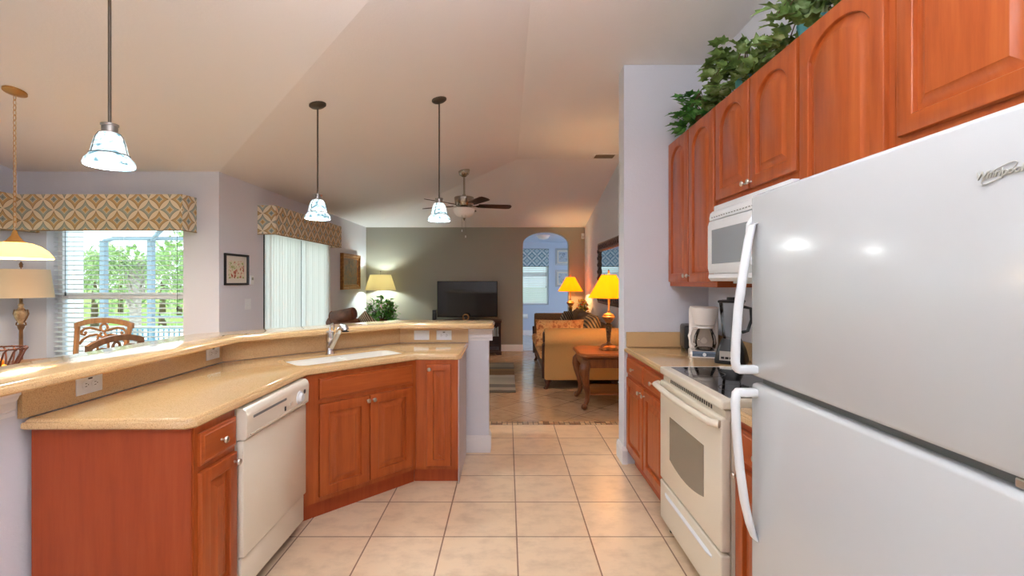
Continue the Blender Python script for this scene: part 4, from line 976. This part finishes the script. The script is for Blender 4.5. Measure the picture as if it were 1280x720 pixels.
q = B(); q.box(-.035, .035, -.07, .07, 0, .20, .004); q.obj('case', BLACK, r); B().box(-.012, .012, -.0715, -.069, .03, .17).obj('stripe', DKGREY, r, 0)
r = thing('wicker_ball', 'small tan woven hoop ornament before the television', 'ornament', (-.80, 9.0, zt + .001))
q = B(); q.tube([(.055 * math.cos(t), 0, .055 + .055 * math.sin(t)) for t in [2 * math.pi * k / 24 for k in range(24)]], .012, 8, closed=True); q.xf(Matrix.Translation((0, 0, .012))); q.obj('hoop', speck('tan_weave', (160, 116, 70), (206, 164, 112), 60, .7), r)
B().box(-.04, .04, -.025, .025, 0, .012, .003).obj('foot', DARKW, r)
# rug
def rugmat():
    m = MT('striped_rug'); tc = m.coords(); sp = m.n('ShaderNodeSeparateXYZ'); m.l(tc, sp.inputs[0])
    t = m.math('DIVIDE', m.math('SUBTRACT', sp.outputs[1], 5.93), 2.13)
    t = m.math('ADD', t, m.math('MULTIPLY', m.math('SUBTRACT', m.noise(tc, 3, 2), .5), .03))
    c = m.ramp(t, [(0, (92, 84, 76)), (.04, (150, 146, 136)), (.12, (104, 102, 100)), (.2, (168, 160, 146)), (.42, (186, 176, 160)), (.5, (126, 92, 56)), (.66, (150, 112, 66)), (.72, (116, 104, 88)), (.8, (150, 138, 116)), (.94, (118, 102, 84))], 'CONSTANT')
    m.color(c); m.set(Roughness=.95); m.bump(m.noise(tc, 300, 2), .4, .004); return m.m
q = B(); q.box(-1.75, .11, 5.93, 8.06, .001, .013, .004); tag(q.obj('rug', rugmat()), 'striped grey and brown area rug on the living room tiles', 'rug')

# sofa facing the left wall
GOLDF = speck('gold_chenille', (148, 114, 70), (182, 144, 92), 90, .9, 0, .3, (1, 1, 12))
FLOR = None
def floral():
    m = MT('floral_jacquard'); v = m.coords(); n1 = m.noise(v, 14, 3, .6); m.color(m.ramp(n1, [(.36, (150, 84, 48)), (.44, (196, 132, 78)), (.56, (214, 164, 104)), (.64, (160, 96, 54)), (.7, (206, 150, 92))])); m.set(Roughness=.9); return m.m
FLOR = floral(); BRNF = speck('brown_chenille', (92, 62, 38), (126, 90, 58), 60, .9, 0, .3)
def stripe(name, c1, c2, c3, sc=14):
    m = MT(name); w = m.n('ShaderNodeTexWave'); w.wave_type = 'BANDS'; w.bands_direction = 'X'; w.inputs['Scale'].default_value = sc; w.inputs['Distortion'].default_value = 0
    m.l(m.coords((1, 1, 1), (0, 0, 0), (0, R(28), 0)), w.inputs['Vector']); m.color(m.ramp(w.outputs['Fac'], [(.2, c1), (.5, c2), (.8, c3)])); m.set(Roughness=.85); return m.m
STR = stripe('stripe_fabric', (74, 58, 46), (150, 112, 70), (196, 158, 104), 8)
SX0, SX1, SYa, SYb = .48, 1.50, 6.06, 8.45
r = thing('sofa', 'gold rolled-arm sofa with carved wood base along the mirror wall', 'sofa', (0, 0, 0))
q = B(); q.box(SX0 + .06, SX1, SYa + .10, SYb - .10, .13, .36, .02); q.obj('seat_base', GOLDF, r)
def arm(y0, sgn, mat, up=0):
    """rolled arm: outside face at y0, roll overhanging outwards"""
    pr = [(0.03, .13), (0.03, .50)]
    for k in range(13):
        t = R(215 - 250 * k / 12); pr.append((.10 + .135 * math.cos(t), .665 + up + .135 * math.sin(t)))
    pr += [(.20, .5), (.20, .13)]
    L = []
    for x, s_ in ((SX0 + .01, .97), (SX0 + .03, 1), (SX1 - .03, 1), (SX1, .97)):
        L.append([(x, y0 + sgn * (.11 + (p - .11) * s_), .46 + (z - .46) * s_) for p, z in pr])
    q = B(); q.loops(L, True, True); return q
a_ = arm(SYa, 1, GOLDF).obj('arm', GOLDF, r, 50)
q = B(); q.tube([(SX0 + .006, SYa + .11, .14), (SX0 + .004, SYa + .085, .46), (SX0 + .004, SYa + .02, .60)] , .028, 8); q.tube([(SX0 + .004, SYa + .10 + .09 * (1 - k / 20) * math.cos(R(200 - 30 * k)), .665 + .1 * (1 - k / 20) * math.sin(R(200 - 30 * k))) for k in range(18)], .012, 6); q.obj('carved_post', DARKW, a_)
a_ = arm(SYb, -1, BRNF, .05).obj('arm', BRNF, r, 50)
q = B(); q.tube([(SX0 + .006, SYb - .11, .14), (SX0 + .004, SYb - .085, .46), (SX0 + .004, SYb - .02, .60)], .028, 8); q.obj('carved_post', DARKW, a_)
q = B(); L = []
for y in (SYa + .19, SYb - .19): L.append([(SX1 - .28, y, .30), (SX1 - .22, y, .72), (SX1 - .17, y, .80), (SX1 - .06, y, .80), (SX1 + .01, y, .72), (SX1, y, .14), (SX1 - .26, y, .14)])
q.loops(L, True, True); q.obj('backrest', BRNF, r, 60)
n3 = (SYb - SYa - .42) / 3
for k in range(3):
    y0 = SYa + .21 + k * n3; q = B(); q.box(SX0 - .04, SX1 - .28, y0 + .004, y0 + n3 - .004, .365, .50, .035, 3); q.obj('seat_cushion', FLOR, r)
    q = B(); pillow(q, n3 - .02, .48, .22, Matrix.Translation((SX1 - .32, y0 + n3 / 2, .72)) @ Matrix.Rotation(R(12), 4, 'Y') @ Matrix.Rotation(R(90), 4, 'Z')); q.obj('back_cushion', (STR if k == 0 else BRNF), r, 60)
q = B(); L = [[(SX0 + .05, y, .12), (SX0 + .02, y, .14), (SX0 + .02, y, .19 - .05 * math.sin(math.pi * k / 12) ** 2), (SX0 + .06, y, .20)] for k, y in enumerate([SYa + .10 + (SYb - SYa - .20) * j / 12 for j in range(13)])]
q.loops(L, True, True); q.obj('carved_rail', DARKW, r)
for lx_, ly_ in ((SX0 + .06, SYa + .09), (SX0 + .06, SYb - .09), (SX1 - .08, SYa + .09), (SX1 - .08, SYb - .09)):
    q = B(); q.tube([(lx_ + .02, ly_, .14), (lx_ - .01, ly_, .10), (lx_ - .005, ly_, .05), (lx_ - .03, ly_, .012)], [.05, .045, .03, .024], 10); q.lathe([(.028, 0), (.034, .012), (.026, .024)], (lx_ - .03, ly_, 0), 12); q.obj('leg', DARKW, r)
def throw(label, loc, rx, rz, w, h, t, mat, group='throw pillows on the sofa', tilt=0):
    q = B(); pillow(q, w, h, t, Matrix.Rotation(R(rz), 4, 'Z') @ Matrix.Rotation(R(rx), 4, 'X') @ Matrix.Rotation(R(tilt), 4, 'Y'))
    o = q.obj('throw_pillow', mat, smooth=60); o.location = loc; return tag(o, label, 'pillow', group)
throw('long floral pillow leaning on the near sofa arm', (.725, 6.425, .71), -8, 0, .68, .37, .15, FLOR)
throw('dark striped pillow tucked in the middle of the sofa back', (.90, 7.25, .745), 12, 66, .44, .46, .15, stripe('stripe_dark', (50, 48, 48), (120, 104, 84), (166, 146, 112), 9))

# end tables
def end_table(label, x0, x1, y0, y1):
    r = thing('end_table', label, 'end table', ((x0 + x1) / 2, (y0 + y1) / 2, 0), 0, 'carved end tables by the sofa')
    w, d = (x1 - x0) / 2, (y1 - y0) / 2; c = .07
    oc = lambda a, b_: [(-a + c, -b_), (a - c, -b_), (a, -b_ + c), (a, b_ - c), (a - c, b_), (-a + c, b_), (-a, b_ - c), (-a, -b_ + c)]
    q = B(); q.loops([[(x, y, z) for x, y in offset(oc(w, d), i)] for i, z in ((.03, .565), (.012, .575), (.0, .59), (0, .605), (.008, .612), (.012, .62), (.06, .62))], True, True); q.obj('tabletop', BROWNWX, r, 30)
    q = B(); q.loops([[(x, y, z) for x, y in offset(oc(w, d), i)] for i, z in ((.055, .46), (.045, .50), (.04, .565))], True, True); q.obj('apron', BROWNW, r, 30)
    q = B(); q.loops([[(x, y, z) for x, y in offset(oc(w, d), i)] for i, z in ((.12, .145), (.105, .15), (.105, .165), (.115, .17))], True, True); q.obj('lower_shelf', BROWNWX, r, 30)
    for sx in (-1, 1):
        for sy in (-1, 1):
            q = B(); ax, ay = sx * (w - .085), sy * (d - .085); ux, uy = sx * .7, sy * .7
            pts = [(ax + ux * o_, ay + uy * o_, z) for o_, z in ((.0, .52), (.035, .47), (.045, .42), (.03, .34), (.0, .25), (-.015, .17), (-.005, .09), (.025, .045), (.05, .03))]
            q.tube(pts, [.05, .06, .056, .046, .036, .03, .026, .026, .022], 14); q.ball((ax + ux * .05, ay + uy * .05, .034), .034, 12, 8)
            lg = q.obj('leg', BROWNW, r, 60)
            k = B(); k.ball((ax + ux * .075, ay + uy * .075, .44), .03, 8, 6, (1, 1, 1.4)); k.ball((ax + ux * .07, ay + uy * .07, .37), .02, 8, 6, (1, 1, 1.6)); k.obj('carving', BROWNW, lg)
    return r
end_table('carved walnut end table with curved legs in front of the sofa arm', .80, 1.52, 5.10, 5.78)
end_table('carved end table half hidden beyond the far sofa arm', .92, 1.53, 8.60, 9.22)
# flowers
r = thing('flower_vase', 'arrangement of yellow and red flowers beside the far table lamp', 'flowers', (1.40, 8.70, .622))
q = B(); q.lathe([(.05, 0), (.055, .005), (.07, .06), (.05, .12), (.035, .15), (.045, .165)], n=20); q.obj('vase', plain('vase_olive', (120, 104, 64), .4), r)
random.seed(9); st = B(); lf = B(); fy_, fr_ = B(), B()
for k in range(34):
    d = rnd_dir(.1); e = Vector((d.x * .11 , d.y * .10 - .03, .2 + abs(d.z) * .26)); st.tube([(0, 0, .14), (e.x * .4, e.y * .4, .22), tuple(e)], .003, 4)
    for j in range(3): leaf(lf, e * random.uniform(.55, .95), Vector((d.x, d.y, .3)) + rnd_dir() * .5, Vector((0, 0, 1)), .08, LEAF_OVAL)
    (fr_ if k % 4 == 0 else fy_).ball(tuple(e), .022, 8, 6, (1, 1, .7))
st.obj('stem', STEMM, r); lf.obj('foliage', leafmat('flower_leaf', (78, 84, 34), (130, 130, 60), (170, 160, 80)), r, 0); fy_.obj('blossom', plain('yellow_petal', (224, 180, 70), .6), r); fr_.obj('blossom', plain('red_petal', (196, 60, 36), .6), r)

# leather armchair with cushion, side table and plant in the far corner
LEATH = speck('brown_leather', (86, 46, 28), (124, 72, 46), 12, .35)
r = thing('armchair', 'brown leather armchair with rolled headrest behind the bar', 'armchair', (-2.42, 7.35, 0), R(-12))
q = B(); q.box(-.28, .28, -.34, .36, .16, .42, .04, 3); q.obj('seat', LEATH, r)
q = B(); L = []
for x in (-.26, .26): L.append([(x, -.30, .38), (x, -.36, .80), (x, -.30, .86), (x, -.24, .80), (x, -.16, .40)])
q.loops(L, True, True); q.obj('backrest', LEATH, r, 40)
q = B(); q.lathe([(.05, -.19), (.085, -.185), (.092, -.17), (.092, .17), (.085, .185), (.05, .19)], (0, -.30, .905), 22, 'x'); TL = Matrix.Translation((0, -.3, .905)) @ Matrix.Rotation(R(-11), 4, 'Y') @ Matrix.Translation((0, .3, -.905)); q.xf(TL); h_ = q.obj('headrest', LEATH, r, 40)
q = B(); q.lathe([(.095, -.004), (.097, 0), (.095, .004)], (-.186, -.30, .905), 22, 'x'); q.xf(TL); q.obj('end_cap', BROWNW, h_)
for sx in (-1, 1): q = B(); q.box(sx * .28 - .05, sx * .28 + .05, -.34, .30, .16, .60, .04, 3); q.obj('arm', LEATH, r)
for lx_, ly_ in ((-.26, -.28), (.26, -.28), (-.26, .28), (.26, .28)): q = B(); q.lathe([(.02, 0), (.03, .16)], (lx_, ly_, 0), 10); q.obj('leg', DARKW, r)
throw('patterned cushion standing in the leather armchair', (-2.28, 7.42, .71), 18, 10, .34, .40, .14, stripe('zebra', (90, 70, 50), (170, 150, 120), (206, 190, 160), 12), None, 45)
r = thing('side_table', 'round wooden plant table in the taupe wall corner', 'side table', (-2.22, 8.25, 0))
q = B(); q.lathe([(.24, .60), (.25, .605), (.25, .62), (.24, .627)], n=32); q.obj('tabletop', BROWNWX, r)
q = B(); q.lathe([(.035, .03), (.03, .3), (.04, .5), (.06, .60)], n=16); q.obj('pedestal', BROWNW, r)
for k in range(3): t = 2.1 * k; q = B(); q.tube([(.02 * math.cos(t), .02 * math.sin(t), .10), (.12 * math.cos(t), .12 * math.sin(t), .07), (.2 * math.cos(t), .2 * math.sin(t), .015)], [.02, .018, .015], 8); q.obj('leg', BROWNW, r)
r = thing('potted_plant', 'leafy bright green plant below the lit corner lamp', 'plant', (-2.22, 8.25, .628))
q = B(); q.lathe([(.07, 0), (.075, .005), (.10, .12), (.105, .125), (.09, .115)], n=22); q.obj('pot', WICK, r)
random.seed(4); st = B(); lf = B()
for k in range(30):
    d = rnd_dir(.05); e = Vector((d.x * .29, d.y * .27, .22 + abs(d.z) * .28)); st.tube([(d.x * .02, d.y * .02, .1), (e.x * .45, e.y * .45, .24), tuple(e)], .004, 5)
    for j in range(13): leaf(lf, Vector((e.x * random.uniform(.2, 1.05), e.y * random.uniform(.2, 1.05), random.uniform(.16, .95) * e.z + .06)), Vector((d.x, d.y, .1)) + rnd_dir() * .8, Vector((0, 0, 1)), random.uniform(.06, .10), LEAF_IVY if j % 2 else LEAF_OVAL)
st.obj('stem', STEMM, r); lf.obj('foliage', leafmat('plant_leaf', (62, 128, 46), (96, 168, 66), (150, 206, 106)), r, 0)

# den bits
r = thing('ceiling_light', 'small white flush ceiling light beyond the arch', 'ceiling light', (.80, 10.35, 2.439))
B().lathe([(.15, -.001), (.15, -.02), (.14, -.028)], n=24).obj('base', TRIM, r); B().lathe([(.13, -.028), (.12, -.06), (.08, -.085), (.02, -.095)], n=24).obj('glass_dome', plain('dome', (235, 235, 235), .3), r)
r = thing('toilet_paper_holder', 'small white paper holder under the window beyond the arch', 'holder', (.46, 12.199, .50))
B().box(-.08, .08, -.03, 0, -.06, .06, .006).obj('bracket', TRIM, r, 0); B().lathe([(.045, -.06), (.05, -.055), (.05, .055), (.045, .06)], (0, -.075, 0), 16, 'x').obj('roll', plain('paper', (240, 240, 240), .9), r)

# ================================================================ DINING
tx, ty = -3.72, 3.50
r = thing('dining_table', 'round wooden dining table in the window nook', 'dining table', (tx, ty, 0))
q = B(); q.lathe([(.56, .72), (.60, .73), (.61, .745), (.60, .758)], n=48); q.obj('tabletop', CHAIRW, r)
q = B(); q.lathe([(.09, .05), (.12, .12), (.07, .2), (.06, .4), (.10, .55), (.07, .65), (.16, .72)], n=24); q.obj('pedestal', CHAIRW, r)
for k in range(4): t = R(45 + 90 * k); q = B(); q.tube([(.05 * math.cos(t), .05 * math.sin(t), .14), (.25 * math.cos(t), .25 * math.sin(t), .10), (.42 * math.cos(t), .42 * math.sin(t), .03)], [.045, .038, .03], 10); q.obj('leg', CHAIRW, r)
def dchair(label, x, y, rot, s, wm):
    r = thing('dining_chair', label, 'chair', (x, y, 0), rot, 'carved dining chairs'); r.scale = (s, s, s)
    hw = .235
    q = B(); q.box(-.225, .225, -.44, .0, .43, .475, .012); q.obj('seat', speck('seat_fabric', (170, 150, 120), (200, 180, 150), 60, .9), r)
    q = B()
    for sx in (-1, 1): q.tube([(sx * .20, .0, 0), (sx * .205, -.005, .45), (sx * .22, .03, .80), (sx * hw, .06, .97)], [.018, .022, .02, .02], 8)
    q.obj('back_post', wm, r)
    for sx in (-1, 1): k = B(); k.tube([(sx * .20, -.40, 0), (sx * .205, -.405, .25), (sx * .205, -.41, .43)], [.016, .022, .026], 8); k.obj('leg', wm, r)
    q = B(); L = []
    for k in range(13):
        u = -1 + k / 6; x_ = u * (hw + .02); zt_ = 1.0 + .022 * math.cos(u * math.pi / 2) * 1.4 - .018 * abs(u) ** 4; h = .045
        L.append([(x_, .045, zt_ - h), (x_, .045, zt_), (x_, .075, zt_), (x_, .075, zt_ - h)])
    q.loops(L, True, True); q.obj('crest_rail', wm, r, 40)
    q = B()      # scrollwork under the crest
    q.tube([(.032 * math.cos(t), .058, .945 + .032 * math.sin(t)) for t in [2 * math.pi * k / 16 for k in range(16)]], .010, 8, closed=True)
    for sx in (-1, 1):
        q.tube([(sx * a, .056, z) for a, z in ((.03, .92), (.07, .93), (.12, .942), (.17, .935), (.20, .91), (.195, .885), (.17, .88), (.158, .895), (.165, .908))], .011, 8)
        q.tube([(sx * a, .050, z) for a, z in ((.0, .86), (.06, .885), (.12, .875), (.18, .84), (.21, .80))], .011, 8)
        q.tube([(sx * a, .046, z) for a, z in ((.012, .90), (.045, .86), (.05, .78), (.03, .70), (.03, .58), (.05, .48))], .010, 8)
    q.obj('scroll_splat', wm, r)
    q = B(); q.box(-.21, .21, .0, .025, .52, .56, .006); q.obj('lower_rail', wm, r)
    return r
dchair('carved dining chair standing with its back to the window', -3.75, 4.27, 0, 1.05, CHAIRW)
dchair('carved dining chair side-on between the bar and the table', -3.02, 3.53, R(-90), .985, wood('chair_wood_backlit', (96, 64, 44), (128, 90, 62), (150, 110, 80)))  # same chair wood darkened: backlit shade put into the colour
r = thing('wire_basket', 'brown scrolled wire basket on the dining table', 'basket', (-3.60, 3.30, .759))
q = B()
for k in range(16):
    t = 2 * math.pi * k / 16; q.tube([(a * math.cos(t + o_), a * math.sin(t + o_), z) for a, z, o_ in ((.05, .01, 0), (.085, .05, .05), (.11, .11, .12), (.13, .165, .2), (.142, .185, .3), (.136, .19, .38))], .0055, 6)
for a, z in ((.05, .006), (.088, .055), (.138, .186)): q.tube([(a * math.cos(t), a * math.sin(t), z) for t in [2 * math.pi * k / 28 for k in range(28)]], .0055, 6, closed=True)
q.obj('wire_frame', plain('wire_brown', (96, 52, 36), .4, .4), r)
for k, (ox, oy, oz) in enumerate(((.030, .0, .050), (-.015, .026, .050), (-.015, -.026, .050), (0, 0, .0925))):
    o = B().ball((0, 0, 0), .0258, 16, 10).obj('orange', speck('orange_peel%d' % k, (226, 140, 28), (240, 164, 44), 90, .5, 0, .3)); o.location = (-3.60 + ox, 3.30 + oy, .759 + oz)
    tag(o, 'orange in the wire basket on the dining table', 'orange', 'oranges in the wire basket')

# ================================================================ OUTSIDE
GRASS = speck('lawn_grass', (120, 150, 60), (160, 184, 84), 3, .9); DECK = speck('pool_deck_concrete', (226, 224, 218), (240, 238, 232), 4, .8)
q = B(); q.f([q.v(p) for p in ((-40, 4.8, -.12), (-3.02, 4.8, -.12), (-3.02, 16, -.12), (-40, 16, -.12))]); struct(q, 'patio_ground', DECK, smooth=0)
q = B(); q.f([q.v(p) for p in ((-90, -30, -.16), (-5.2, -30, -.16), (-5.2, 16, -.16), (40, 16, -.16), (60, 120, -.16), (-90, 120, -.16))]); struct(q, 'lawn_ground', GRASS, smooth=0)
q = B(); q.box(-5.95, -5.55, 5.6, 6.1, -.1, 3.0); struct(q, 'pillar_lanai', EXTW, smooth=0)
r = thing('pool_cage', 'grey metal screen enclosure frame beyond the dining window', 'pool cage', (0, 9.0, -.12))
CAGE = plain('cage_metal', (128, 144, 156), .5)
for px in (130, 189):
    x = (px - 634) / 582 * 9.0; q = B(); q.box(x - .045, x + .045, -.05, .05, 0, 2.32); q.obj('post', CAGE, r, 0)
q = B(); q.tube([(-7.8, 0, 2.32), (-7.6, 0, 2.36), (-5.2, 0, 2.36)], .035, 6); q.obj('beam', CAGE, r, 0)
q = B(); x = (189 - 634) / 582 * 9.0; q.tube([(x, 0, 2.20), (x + .12, -.1, 2.36), (x + .55, -.4, 2.55)], .04, 6); q.obj('brace', CAGE, r, 0)
q = B(); q.box(-7.9, -4.6, -.02, .02, .82, .87); q.obj('chair_rail', CAGE, r, 0)
r = thing('patio_railing', 'low teal lattice panel outside the dining window', 'railing', (-6.9, 8.0, -.12))
q = B()
for k in range(20): q.box(.0 + k * .09, .016 + k * .09, -.01, .01, .52, .72)
for k in range(4): q.box(0, 1.74, -.012, .012, .52 + k * .065, .535 + k * .065)
q.obj('lattice', plain('teal_metal', (96, 140, 156), .5), r, 0)
q = B(); q.box(-.03, .0, -.02, .02, 0, .76); q.box(1.74, 1.77, -.02, .02, 0, .76); q.box(-.03, 1.77, -.02, .02, .74, .77); q.obj('frame', plain('pale_metal', (200, 214, 220), .5), r, 0)
# palm
r = thing('palm_tree', 'shaggy palm tree in the garden beyond the dining window', 'tree', (-8.6, 10.75, -.16))
TRK = speck('palm_bark', (150, 136, 124), (204, 194, 184), 14, .9, 0, .6, (1, 1, 2.5), .02)
q = B(); random.seed(12)
q.tube([(0, 0, 0), (.02, 0, .8), (0, 0, 1.6), (0, 0, 1.95)], [.13, .11, .125, .10], 12)
for k in range(70): t = random.uniform(0, 6.28); z = random.uniform(.9, 1.9); q.tube([(.09 * math.cos(t), .09 * math.sin(t), z), (.15 * math.cos(t), .15 * math.sin(t), z + .1), (.19 * math.cos(t), .19 * math.sin(t), z + .24)], [.03, .022, .006], 5)
q.obj('trunk', TRK, r)
q = B()
for k in range(30):
    a = random.uniform(0, 6.28); el = random.uniform(.0, 1.1); L_ = random.uniform(.9, 1.4)
    pts = [Vector((math.cos(a) * L_ * s_, math.sin(a) * L_ * s_, 1.9 + math.sin(el) * L_ * s_ - .75 * L_ * s_ * s_)) for s_ in [j / 8 for j in range(9)]]
    q.tube(pts, .012, 4)
    for j in range(1, 9):
        for sg in (-1, 1):
            d = (pts[j] - pts[j - 1]).normalized(); sdv = d.cross(Vector((0, 0, 1))).normalized() * sg
            leaf(q, pts[j], d * .6 + sdv - Vector((0, 0, .35)), Vector((0, 0, 1)), .42, [(0, 0), (.04, .3), (.03, .7), (0, 1)])
q.obj('fronds', leafmat('palm_leaf', (96, 128, 70), (136, 160, 96), (178, 196, 140)), r, 0)
# bushes and trees
def bush(label, x, y, rx, h, seed, mat):
    random.seed(seed); r = thing('garden_bush', label, 'bush', (x, y, -.16), 0, 'garden bushes beyond the window')
    lf = B()
    for k in range(420):
        d = rnd_dir(-.2); p = Vector((d.x * rx, d.y * rx * .7, h * .5 + d.z * h * .48)) * 1.0
        leaf(lf, p * random.uniform(.75, 1), d + rnd_dir() * .6, Vector((0, 0, 1)), random.uniform(.22, .42), LEAF_OVAL)
    q = B(); q.tube([(0, 0, 0), (0, 0, h * .6)], [.12, .05], 8); q.obj('trunk', STEMM, r); lf.obj('foliage', mat, r, 0)
BUSHG = leafmat('bush_leaf', (132, 164, 104), (168, 194, 132), (204, 220, 170))
bush('green garden bush seen past the first cage post', -14.0, 15.8, 1.2, 2.8, 41, BUSHG)
bush('green garden bush between cage post and palm', -18.6, 22.4, 1.4, 3.4, 42, BUSHG)
bush('green garden bush past the second cage post', -11.4, 15.4, 1.0, 2.6, 43, BUSHG)
bush('green garden tree at the window edge nearest the nook corner', -15.2, 21.6, 1.3, 3.8, 44, BUSHG)
